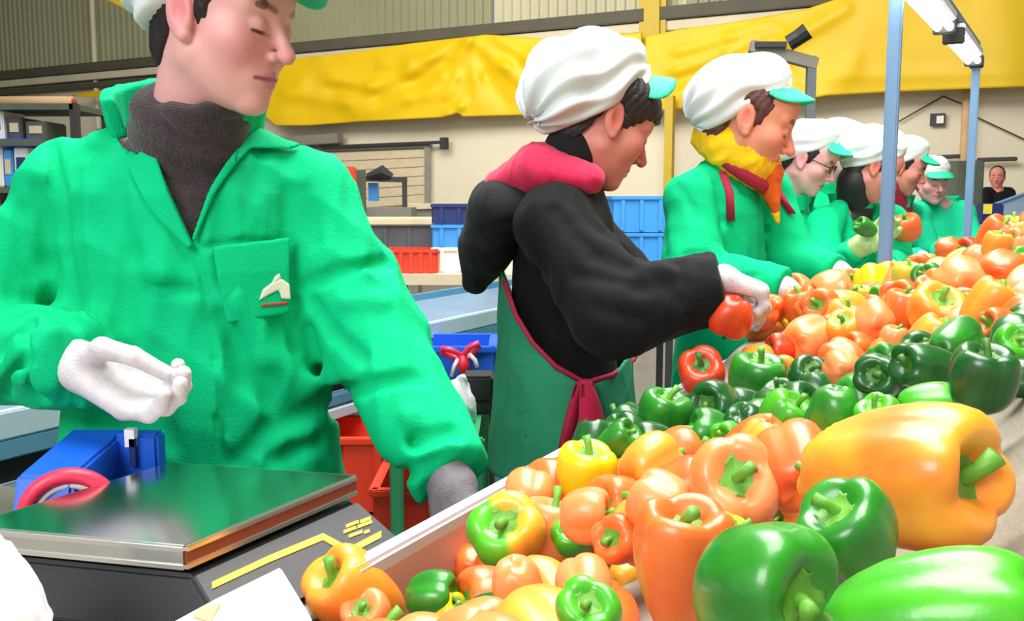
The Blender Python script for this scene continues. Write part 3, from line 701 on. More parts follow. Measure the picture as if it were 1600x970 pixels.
# ---------- helper for the women further along
def coat_of(p, hres=.007, m='green_coat', fold=.004, seed=1, segs=(), collar=True, vpath=None, vy=None):
    def base(P):
        d = p.torso(P)
        for a in p.arms: d = smin(d, p.arm(P, a), .035)
        return d
    cs = crease_set(base, segs) if segs else []
    v2 = None if vpath is None else [(lambda q: (q[0], q[2]))(at(u, v, vy)) for u, v in vpath]
    def f(P):
        d = base(P) - folds(P, fold, 16, seed)
        if cs: d = d + creases(P, cs)
        d = smax(d, -RCN(P, p.neck + np.array([0, 0, -.03]), p.neck + np.array([0, 0, .2]), .066, .085), .01)
        if v2 is not None: d = smax(d, -np.maximum(POLY(P[:, 0], P[:, 2], v2), P[:, 1] - p.neck[1]), .005)
        return d
    pp = np.array([p.neck, p.hip] + [q for a in p.arms for q in a[:3]]); lo = pp.min(0) - .26; hi = pp.max(0) + .26; lo[2] = .64; hi[2] = p.neck[2] + .1
    o = sdf_obj('work_coat', f, lo, hi, hres, M[m], p.root)
    if collar:
        def c(P):
            q = P - p.neck.astype(np.float32); hgt = q[:, 2]; rad = np.sqrt(q[:, 0] ** 2 + q[:, 1] ** 2); r0 = .082 + .25 * np.maximum(hgt, 0)
            ang = np.arctan2(q @ p.rightv.astype(np.float32), q @ p.front.astype(np.float32))
            return smax(smax(np.abs(rad - r0) - .0075, np.abs(hgt - .012) - .032, .006), .5 - np.abs(ang), .01)
        sdf_obj('collar', c, p.neck - np.array([.16, .16, .05]), p.neck + np.array([.16, .16, .08]), hres * .8, M[m], o)
    return base, o
def neckwear(p, m, name='jumper_collar', r=.064, z=-.075, hres=.006):
    sdf_obj(name, lambda P: smin(RCN(P, p.neck + np.array([0, 0, -.03]), p.hw((0, -.026, z)), r + .008, r), p.torso(P, 0., [(t, a - .02, b - .016) for t, a, b in COATP if t <= .7]), .02),
            p.neck - np.array([.24, .24, .36]), p.neck + np.array([.24, .24, .16]), hres, M[m], p.root)

# ---------- woman with the yellow and orange scarf
s3 = Person('person', 'woman in a green coat with a yellow and orange scarf around her neck', at(1169, 190, 2.5), 78, 22,
            at(1132, 262, 2.56), at(1122, 600, 2.56), 66,
            [(at(1078, 312, 2.44), at(1084, 424, 2.34), at(1226, 452, 2.20), (.062, .078, .066, .052)),
             (at(1200, 300, 2.70), at(1240, 410, 2.62), at(1310, 425, 2.52), (.06, .066, .058, .046))], scale=1.16, width=.96)
s3.body(*SKIN_C, hf=.003); s3.legs()
s3.headgear(M['hair_brown'], puff=.95, seed=8, h=.005, vis=(.080, 26, 7.), amp=.006, tip=18, cs=.84, coff=(0, -.016, -.006), voff=(0, -.030, .008))
b3, c3 = coat_of(s3, .0065, seed=31, collar=False,
        segs=[([(1118, 290), (1132, 345), (1138, 400)], .012, .010), ([(1036, 330), (1040, 400)], .014, .005), ([(1072, 398), (1128, 394)], .010, .010), ([(1160, 300), (1196, 360), (1206, 470)], .010, .007), ([(1210, 330), (1214, 520)], .006, .006),
              ([(1120, 460), (1180, 430)], .012, .007), ([(1170, 520), (1225, 478)], .012, .009), ([(1060, 290), (1090, 340)], .014, .005)])
n3 = s3.neck
def ring(P, c, ax, R, r, sq=1.):
    ax = nrm(ax); q = P - np.array(c, np.float32); hgt = q @ ax.astype(np.float32); rad = np.sqrt(np.maximum((q * q).sum(1) - hgt ** 2, 0)); return np.sqrt((rad - R) ** 2 + (hgt * sq) ** 2) - r
tilt3 = s3.front * .75 + np.array([0, 0, 1.]); k3 = n3 + s3.front * .028 + np.array([0, 0, .044])
sdf_obj('scarf', lambda P: smin(ring(P, k3, tilt3, .093, .030, .55), RCN(P, n3 + s3.front * .125 + np.array([0, 0, -.06]), n3 + s3.front * .14 + np.array([0, 0, -.14]), .016, .007), .02) - folds(P, .004, 38, 5), n3 - np.array([.2, .2, .2]), n3 + np.array([.22, .2, .16]), .005, M['scarf_yellow'], s3.root)
sc3 = s3.root.children[-1]
sdf_obj('scarf_lining', lambda P: smin(smin(ring(P, k3 + np.array([0, 0, .004]) + s3.front * .006, tilt3, .064, .024, .7), ELL(P, n3 + s3.front * .088 + np.array([0, 0, -.008]), (.060, .056, .044)), .02), RCN(P, n3 + s3.front * .112 + np.array([0, 0, -.03]), n3 + s3.front * .135 + np.array([0, 0, -.11]), .036, .012), .02) - folds(P, .003, 40, 6), n3 - .18, n3 + np.array([.2, .2, .16]), .005, M['scarf_orange'], sc3)
sdf_obj('scarf_border', lambda P: ring(P, k3 + np.array([0, 0, -.034]), tilt3, .104, .012, .7), n3 - np.array([.17, .17, .14]), n3 + np.array([.19, .17, .14]), .005, M['strap_red'], sc3)
for path in ([(1128, 268), (1140, 300), (1142, 345)], [(1212, 292), (1226, 316), (1238, 334)]):
    tp = trace(lambda P: b3(P) - .006, path, y0=1.8); MB().sheet([[p + np.array([-.010, 0, 0]), p + np.array([.010, -.003, 0])] for p in tp], (0, .004, 0)).build('strap', M['strap_red'], s3.root, smooth=True)
wr = s3.arms[0][2]; gl(s3, 'glove', wr, (.80, -.25, -.45), (-.5, .1, -.8), True, (24, 30, 22), THUMB_GRIP, M['glove'], h=.0035, cuff=(.9, -.2, -.3))
wr = s3.arms[1][2]; gl(s3, 'glove', wr, (.85, -.2, -.45), (-.3, -.1, -.9), False, (24, 30, 22), THUMB_GRIP, M['glove'], h=.0035, cuff=(.9, -.2, -.1))

# ---------- women beyond her
s4 = Person('person', 'woman in dark-rimmed glasses bending just beyond the scarf wearer', at(1262, 250, 3.7), 62, 26,
            at(1236, 322, 3.78), at(1226, 560, 3.78), 60,
            [(at(1200, 352, 3.70), at(1216, 440, 3.6), at(1290, 440, 3.5), None), (at(1268, 346, 3.92), at(1300, 420, 3.86), at(1340, 420, 3.8), None)], scale=1.05)
s4.body(*SKIN_A, hf=.006); s4.legs(); s4.headgear(M['hair'], puff=.55, seed=3, h=.0065, vis=(.066, 26), amp=.004, tip=12)
coat_of(s4, .010, seed=41)
gp = MB()
for sx in (-1, 1):
    c = s4.hw((.032 * sx, .098, .006)); ring_pts = [c + s4.R @ np.array([.021 * math.cos(a), .004 * -abs(math.cos(a)), .016 * math.sin(a)]) for a in np.linspace(0, 2 * math.pi, 14)[:-1]]
    gp.tube(ring_pts, .0022, 6, close=True); gp.tube([s4.hw((.053 * sx, .094, .010)), s4.hw((.076 * sx, .02, .012))], .002, 6)
gp.tube([s4.hw((-.011, .104, .010)), s4.hw((.011, .104, .010))], .002, 6); gp.build('glasses', M['black'], s4.root, smooth=True)
wr = s4.arms[0][2]; gl(s4, 'glove', wr, (.8, -.3, -.4), (-.3, .1, -.9), True, (24, 30, 22), THUMB_GRIP, M['glove'], h=.005, cuff=(1, 0, 0))

s8 = Person('person', 'woman mostly hidden behind the one with glasses, only her white cap showing', at(1313, 236, 4.5), 75, 26,
            at(1290, 300, 4.6), at(1284, 490, 4.6), 70, [(at(1262, 330, 4.5), at(1275, 400, 4.45), at(1330, 400, 4.4), None), (at(1316, 326, 4.75), at(1340, 390, 4.7), at(1376, 395, 4.6), None)], scale=1.02)
s8.body(*SKIN_A, hf=.008); s8.legs(); s8.headgear(M['hair'], puff=.5, seed=1, h=.008, vis=(.066, 20), amp=.003)
coat_of(s8, .012, seed=51)

s5 = Person('person', 'woman in a green coat over a black roll-neck, head down behind the near blue pole', at(1362, 262, 3.72), 84, 30,
            at(1334, 318, 3.80), at(1290, 560, 3.86), 66,
            [(at(1288, 352, 3.66), at(1286, 428, 3.5), at(1338, 388, 3.36), (.062, .07, .058, .046)), (at(1392, 345, 3.9), at(1400, 410, 3.8), at(1388, 420, 3.3), (.06, .066, .056, .046))], scale=1.02)
s5.body(*SKIN_B, hf=.0055); s5.legs(); s5.headgear(M['hair'], puff=.9, seed=7, h=.0065, visor=False, amp=.006, tip=12)
coat_of(s5, .009, seed=61, vpath=[(1326, 250), (1350, 400), (1396, 330), (1400, 250)], vy=3.62, segs=[([(1300, 340), (1318, 380)], .014, .012), ([(1280, 330), (1290, 400)], .012, .012), ([(1330, 330), (1340, 380)], .012, .010)])
neckwear(s5, 'black', 'roll_neck', .066, -.075, .008)
wr = s5.arms[0][2]; gl(s5, 'glove', wr, (.75, -.25, .55), (.3, -.7, .55), True, (22, 30, 20), THUMB_GRIP, M['glove_lime'], h=.005, sc=1.05, cuff=(.7, -.2, .6))
wr = s5.arms[1][2]; gl(s5, 'glove', wr, (-.5, -.4, -.4), (.3, -.4, -.8), False, (18, 22, 18), THUMB_OPEN, M['glove'], h=.005, sc=1.1, cuff=(-.5, -.6, -.3))

s6 = Person('person', 'worker with a dark red collar just right of the near blue pole', at(1410, 262, 4.55), 66, 22,
            at(1398, 318, 4.64), at(1352, 520, 4.72), 60,
            [(at(1366, 346, 4.5), at(1380, 410, 4.35), at(1440, 402, 4.2), None), (at(1432, 340, 4.8), at(1450, 400, 4.65), at(1470, 392, 4.4), None)], scale=1.02)
s6.body(*SKIN_B, hf=.0065); s6.legs(); s6.headgear(M['hair'], puff=.55, seed=4, h=.0075, vis=(.072, 24), amp=.004, tip=8)
coat_of(s6, .011, seed=71, m='green_coat_light'); neckwear(s6, 'strap_red', 'jumper_collar', .074, -.08, .010)
wr = s6.arms[0][2]; gl(s6, 'glove', wr, (.8, -.5, -.3), (-.2, -.2, -.9), True, (22, 28, 20), THUMB_GRIP, M['glove'], h=.006, cuff=(1, -.3, 0))

s7 = Person('person', 'woman in an aqua-green coat at the far end, facing the camera', at(1456, 284, 5.35), 4, 12,
            at(1470, 318, 5.42), at(1472, 480, 5.45), 4,
            [(at(1436, 332, 5.38), at(1424, 378, 5.32), at(1470, 384, 5.12), None), (at(1504, 332, 5.38), at(1518, 378, 5.32), at(1506, 386, 5.14), None)], scale=1.0)
s7.body(*SKIN_A, hf=.0065); s7.legs(); s7.headgear(M['hair'], puff=.4, seed=6, h=.0075, vis=(.066, 26), amp=.003)
coat_of(s7, .011, seed=81, m='green_coat_light')
wr = s7.arms[0][2]; gl(s7, 'glove', wr, (.5, -.7, -.4), (0, -.3, -.9), True, (22, 28, 20), THUMB_GRIP, M['glove'], h=.006, cuff=(.5, -.7, -.1))
wr = s7.arms[1][2]; gl(s7, 'glove', wr, (-.3, -.8, -.4), (0, -.3, -.9), False, (22, 28, 20), THUMB_GRIP, M['glove'], h=.006, cuff=(-.3, -.8, -.1))

# ---------- a figure in dark clothes far back at the right
yb = 10.6
s9 = Person('person', 'distant person in dark clothes standing near the back wall at the right', at(1558, 276, yb), 330, 8,
            at(1558, 296, yb), at(1560, 392, yb), 330,
            [(at(1541, 302, yb), at(1534, 338, yb - .1), at(1546, 350, yb - .3), None), (at(1576, 302, yb), at(1582, 338, yb - .1), at(1570, 352, yb - .3), None)], scale=1.0)
s9.body(*SKIN_B, hf=.010); s9.legs(); s9.headgear(M['hair'], cap=False, h=.010)
b9, c9 = coat_of(s9, .014, m='black_knit', seed=91, collar=False); c9.name = 'jacket'
# ------------------------------------------------------------------ sorting trough, its posts and lights
def sstep(x, a, b): x = np.clip((x - a) / (b - a), 0, 1); return x * x * (3 - 2 * x)
def heap_z(X, Y):
    rx, ry = X - P0[0], Y - P0[1]; s = rx * DW[0] + ry * DW[1]; t = rx * DT[0] + ry * DT[1]
    drop = .385 - .40 * np.minimum(s, .60) - .05 * np.maximum(s - .60, 0) - .09 * sstep(t, .75, 1.4) + .075 * sstep(t, 1.45, 2.6) * (1 - .85 * sstep(s, .28, .55))
    drop = drop - .055 * np.exp(-(s / .16) ** 2) * sstep(t, .10, .42)
    return CAM_H - drop
def heap_hit(u, v):
    d = ray(u, v); Y = np.arange(.3, 6.5, .004); x = d[0] * Y / d[1]; z = CAM_H + d[2] * Y / d[1]
    tt = (x - P0[0]) * DT[0] + (Y - P0[1]) * DT[1]
    i = np.where((z < heap_z(x, Y)) | (tt > 2.3))[0]; y = Y[i[0]] if len(i) else 6.4
    return at(u, v, y)
T0, T1, RIMZ = -.62, 3.75, .902
TR = -.02                                                      # the rimmed side starts here; nearer than that the bed is open
tr = thing('sorting_trough', 'long sorting trough with a pale metal rim, heaped with peppers', 'trough', st(.3, .8, 0))
MB().sheet([[st(.0, TR, .60), st(.0, T1, .60)], [st(.0, TR, RIMZ), st(.0, T1, RIMZ)]], DW * .012).build('side_panel', M['trough_wall'], tr)
MB().bar(st(.0, TR, RIMZ + .001), st(.0, T1, RIMZ + .001), .024, .020).build('rim', M['rim'], tr, bevel=.004)
MB().bar(st(-.012, TR, .80), st(-.012, T1, .80), .02, .15).build('skirt', M['frame_grey'], tr, bevel=.003)
MB().sheet([[st(0, T1, .60), st(1.05, T1, .60)], [st(0, T1, .93), st(1.05, T1, 1.04)]], DT * .012).build('end_panel', M['trough_wall'], tr)
for t in (-.5, 1.0, 2.5, 3.95):
    for s in (.03, 1.0): MB().bar(st(s, t, 0), st(s, t, .64), .05, .05).build('leg', M['frame_grey'], tr, bevel=.004)
MB().bar(st(.03, T0, .55), st(.03, T1, .55), .04, .08).build('beam', M['frame_grey'], tr); MB().bar(st(1.0, T0, .55), st(1.0, T1, .55), .04, .08).build('beam', M['frame_grey'], tr)
g = []
rs = np.random.RandomState(3)
for i, s in enumerate(np.linspace(.014, 1.04, 52)):
    row = []
    for t in np.linspace(T0, T1 - .02, 150):
        p = st(s, t); z = heap_z(p[0], p[1]) - .085 + (.071 - .048) * sstep(s, .53, .62) + .048 * sstep(s, .53, .62) * (1 - sstep(t, .55, .8))
        q = s - .60; wv = sstep(s, .5, .6) * (1 - .7 * sstep(t, .6, 1.2))
        z += wv * (.012 * math.sin(24 * t + 6 * s + 1.5 * math.sin(9 * s)) * math.exp(-((s - .7) / .16) ** 2) + .006 * math.sin(48 * s + 9 * t) + .004 * math.sin(31 * t - 25 * s))
        z -= wv * .022 * math.exp(-((t + .12 + .5 * (s - .62)) / .022) ** 2)             # a deep crease across the canvas
        row.append((p[0], p[1], z))
    g.append(row)
MB().sheet(g, (0, 0, -.006)).build('canvas_bed', M['canvas'], tr, smooth=True)

def lamp_post(u_top, v_bot, Y, half, label, zt, zb):
    p = at(u_top, v_bot, Y); o = thing('lamp_post', label, 'pole', (p[0], p[1], zb))
    x = np.array([0, 0, 0]); MB().bar((p[0], p[1], zb), (p[0], p[1], zt), half * 2, half * 2, DT).build('pole', M['galv'], o, bevel=.004)
    MB().box((p[0], p[1], zb + .008), (half * 5, half * 5, .012), (DT, DW, (0, 0, 1))).build('base_plate', M['galv'], o, bevel=.002)
    MB().box((p[0], p[1], zt - .02), (half * 3.4, half * 3.4, .05), (DT, DW, (0, 0, 1))).build('bracket', M['dark_metal'], o, bevel=.004); return p
pA = lamp_post(1383, 400, 2.5, .0165, 'near blue-grey post rising from the peppers to the lights', 1.86, .96)
pB = lamp_post(1513, 330, 4.2, .0165, 'far blue-grey post under the end of the strip lights', 1.86, .96)
def strip_light(a, b, label):
    a, b = np.array(a), np.array(b); o = thing('strip_light', label, 'light', tuple((a + b) / 2), 'strip lights over the trough')
    d = nrm(b - a); MB().bar(a + [0, 0, .035], b + [0, 0, .035], .07, .03).build('housing', M['white'], o, bevel=.004)
    for s in (-1, 1): MB().tube([a + DW * .018 * s + d * .03, b + DW * .018 * s - d * .03], .013, 10).build('tube', M['tube_light'], o, smooth=True)
    for e, sg in ((a, 1), (b, -1)): MB().box(e + [0, 0, .008], (.03, .07, .055), (d, np.cross((0, 0, 1), d), (0, 0, 1))).build('end_cap', M['dark_metal'], o, bevel=.004)
L1 = at(1476, 44, 3.2); L2a, L2b = at(1490, 60, 3.42), at(1521, 96, 4.15)
ld = nrm(L2b - L1); strip_light(L1 - ld * 1.25, L1, 'near strip light, partly out of the top of the picture'); strip_light(L2a, L2b, 'far strip light ending at the second post')
MB_ = MB().bar(L1 - ld * 1.3 + np.array([0, 0, .07]), L2b + ld * .05 + np.array([0, 0, .07]), .04, .03).build('light_rail', M['galv'], None, bevel=.003)
MB_.location = (0, 0, 0); tag(MB_, 'thin metal rail carrying the strip lights between the posts', 'rail')

# ------------------------------------------------------------------ peppers
PROF = [(0, .30), (.10, .31), (.20, .40), (.31, .455), (.42, .42), (.495, .28), (.515, .08), (.49, -.14), (.44, -.31), (.345, -.45), (.22, -.505), (.10, -.475), (0, -.43)]
def catmull(pts, n):
    P = np.array([pts[0]] + list(pts) + [pts[-1]], float); out = []; m = len(pts) - 1
    for x in np.linspace(0, m - 1e-6, n):
        i = int(x); t = x - i; a, b, c, d = P[i:i + 4]; out.append(.5 * (2 * b + (c - a) * t + (2 * a - 5 * b + 4 * c - d) * t * t + (3 * b - a - 3 * c + d) * t ** 3))
    return np.array(out)
def pepper_mesh(kind, seed, nr=26, ns=36):
    r = np.random.RandomState(seed); lobes = r.choice([3, 4, 4]); taper = dict(bell=.0, tall=.12, blocky=-.06, cone=.42)[kind]; ln = dict(bell=.92, tall=1.3, blocky=1.05, cone=1.45)[kind]
    prof = catmull(PROF, nr); ph = r.uniform(0, 6.28); jit = r.uniform(-.05, .05, (4, 2)); vs = []; asym = r.uniform(.94, 1.06, 2); off = r.uniform(-.05, .05, lobes)
    for i, (rad, z) in enumerate(prof):
        zt = .5 - z; k = 1 - taper * max(0, zt) ** 1.3; w = math.sin(math.pi * min(1, i / (nr - 1))) ** .6
        for j in range(ns):
            a = 2 * math.pi * j / ns; c = abs(math.cos(lobes * (a + ph) / 2 + .25 * math.sin(a * 2 + ph)))
            L = 1 - .17 * w * (1 - c ** .55) + .03 * math.sin(2 * a + ph * 3) * w
            bump_ = .05 * (c ** .7 - .6) * (1 if rad > .12 else 0) * (1 if z < -.2 or z > .3 else 0)
            rr = rad * k * L; bend = .10 * (z ** 2) * (1 if kind in ('tall', 'cone') else .3)
            vs.append((rr * math.cos(a) * asym[0] + bend, rr * math.sin(a) * asym[1], (z + bump_) * ln))
    fs = [(i * ns + j, i * ns + (j + 1) % ns, (i + 1) * ns + (j + 1) % ns, (i + 1) * ns + j) for i in range(nr - 1) for j in range(ns)]
    me = bpy.data.meshes.new('flesh'); me.from_pydata(vs, [], [f[::-1] for f in fs]); bm = bmesh.new(); bm.from_mesh(me); bmesh.ops.remove_doubles(bm, verts=bm.verts, dist=1e-5); bmesh.ops.recalc_face_normals(bm, faces=bm.faces); bm.to_mesh(me); bm.free()
    me.shade_smooth(); me.materials.append(None); return me, ln
def stem_mesh(ln, seed):
    r = np.random.RandomState(seed + 50); m = MB(); n = 20; g0 = []; z0 = .30 * ln
    cal = []
    for rad, dz in ((.0, .055), (.07, .06), (.13, .055), (.20, .075), (.245, .10)):
        cal.append([(rad * (1 + .22 * math.cos(5 * 2 * math.pi * j / n) * (rad / .245)) * math.cos(2 * math.pi * j / n), rad * (1 + .22 * math.cos(5 * 2 * math.pi * j / n) * (rad / .245)) * math.sin(2 * math.pi * j / n), z0 + dz * ln ** .3 + .012) for j in range(n + 1)])
    m.sheet(cal, (0, 0, -.03)); a = r.uniform(0, 6.28); L = r.uniform(.22, .38); bx, by = .14 * math.cos(a), .14 * math.sin(a)
    m.tube([(0, 0, z0), (.02 * bx, .02 * by, z0 + .08), (bx * .3, by * .3, z0 + L * .5 + .05), (bx, by, z0 + L + .05)], [.10, .062, .055, .072], 10)
    me = bpy.data.meshes.new('stem'); me.from_pydata(m.v, [], m.f); bm = bmesh.new(); bm.from_mesh(me); bmesh.ops.remove_doubles(bm, verts=bm.verts, dist=1e-5); bmesh.ops.recalc_face_normals(bm, faces=bm.faces); bm.to_mesh(me); bm.free(); me.shade_smooth(); me.materials.append(None); return me
def pepper_mat(name, c1, c2=None, axis='X', mid=.0, soft=.25, rough=.3):
    m = mat(name, c1, rough + .08, coat=.22, spec=.5, bump=.05, bscale=14); nt = m.node_tree; b = nt.nodes['Principled BSDF']
    tc = nt.nodes.new('ShaderNodeTexCoord'); n = nt.nodes.new('ShaderNodeTexNoise'); n.inputs['Scale'].default_value = 1.7; n.inputs['Detail'].default_value = 2
    nt.links.new(tc.outputs['Object'], n.inputs['Vector']); sp = nt.nodes.new('ShaderNodeSeparateXYZ'); nt.links.new(tc.outputs['Object'], sp.inputs[0])
    ad = nt.nodes.new('ShaderNodeMath'); ad.operation = 'MULTIPLY_ADD'; ad.inputs[1].default_value = .8; nt.links.new(n.outputs['Fac'], ad.inputs[0])
    if c2 is not None and axis != 'N': nt.links.new(sp.outputs[axis], ad.inputs[2])
    else: ad.inputs[2].default_value = 0
    mr = nt.nodes.new('ShaderNodeMapRange'); mr.inputs['From Min'].default_value = .4 + mid - soft; mr.inputs['From Max'].default_value = .4 + mid + soft; nt.links.new(ad.outputs[0], mr.inputs['Value'])
    mx = nt.nodes.new('ShaderNodeMix'); mx.data_type = 'RGBA'; mx.inputs[6].default_value = (*c1, 1); mx.inputs[7].default_value = (*(c2 or tuple(x * .82 for x in c1)), 1)
    nt.links.new(mr.outputs[0], mx.inputs[0]); nt.links.new(mx.outputs[2], b.inputs['Base Color']); return m
C_OR, C_RO, C_YO, C_YE, C_PK = srgb(242, 130, 52), srgb(228, 78, 28), srgb(246, 172, 46), srgb(246, 216, 14), srgb(242, 146, 96)
C_G, C_GD, C_GB = srgb(48, 148, 30), srgb(30, 100, 34), srgb(82, 188, 32)
PM = dict(orange=pepper_mat('orange_skin', C_OR, C_RO, 'N', soft=.3), pale=pepper_mat('pale_orange_skin', C_PK, C_OR, 'N', soft=.3), red=pepper_mat('red_orange_skin', C_RO, srgb(214, 46, 20), 'N'), amber=pepper_mat('amber_skin', C_YO, C_OR, 'N', soft=.3),
          yellow=pepper_mat('yellow_skin', C_YE, srgb(240, 190, 16), 'N'), green=pepper_mat('green_skin', C_G, C_GD, 'N', rough=.24), dark=pepper_mat('dark_green_skin', C_GD, srgb(20, 66, 30), 'N', rough=.24), bright=pepper_mat('bright_green_skin', C_GB, C_G, 'N', rough=.24),
          turning=pepper_mat('turning_skin', C_GB, C_YO, 'X', mid=.0, soft=.14), tip=pepper_mat('green_tipped_skin', C_OR, srgb(150, 200, 40), 'X', mid=.26, soft=.12), blush=pepper_mat('amber_red_skin', C_YO, C_RO, 'N', mid=.06, soft=.16), lime=pepper_mat('lime_skin', srgb(170, 200, 60), srgb(220, 190, 60), 'N'))
KINDS = {}
for k in ('bell', 'tall', 'blocky', 'cone'):
    KINDS[k] = []
    for sd in range(4):
        me, ln = pepper_mesh(k, sd * 7 + len(k)); KINDS[k].append((me, stem_mesh(ln, sd), ln))
PROTO = {}
def pepper(p, D, kind, colour, axis, label, group, spin=0., var=0, stem=True):
    "axis: where the stem points, world vector"
    me, sm, ln = KINDS[kind][var % 4]; o = thing('bell_pepper', label, 'pepper', p, group); z = nrm(axis); x = np.cross((0, 0, 1), z)
    x = nrm(x) if np.linalg.norm(x) > .05 else np.array([1., 0, 0]); y = np.cross(z, x)
    R = Matrix([[x[i], y[i], z[i]] for i in range(3)]) @ Matrix.Rotation(spin, 3, 'Z'); o.rotation_mode = 'QUATERNION'; o.rotation_quaternion = R.to_quaternion(); o.scale = (D,) * 3
    f = bpy.data.objects.new('flesh', me); COL.objects.link(f); f.parent = o; f.material_slots[0].link = 'OBJECT'; f.material_slots[0].material = PM[colour]
    if stem:
        c = bpy.data.objects.new('stem', sm); COL.objects.link(c); c.parent = o; c.material_slots[0].link = 'OBJECT'; c.material_slots[0].material = M['stem_dark' if colour in ('dark', 'red') else 'stem']
    return o
placed = []
TOWARD = dict(cam=(-.2, -.9, .35), up=(.1, -.2, 1), ul=(-.5, -.3, .7), ur=(.5, -.3, .7), left=(-.9, -.3, .15), right=(.9, -.3, .15), back=(.1, .9, .3), down=(.1, .1, -1), cl=(-.6, -.75, .25), cr=(.55, -.8, .25), cu=(-.05, -.75, .66), bl=(-.7, .6, .2), br=(.7, .6, .2))
G0 = 'sorted peppers in the trough'
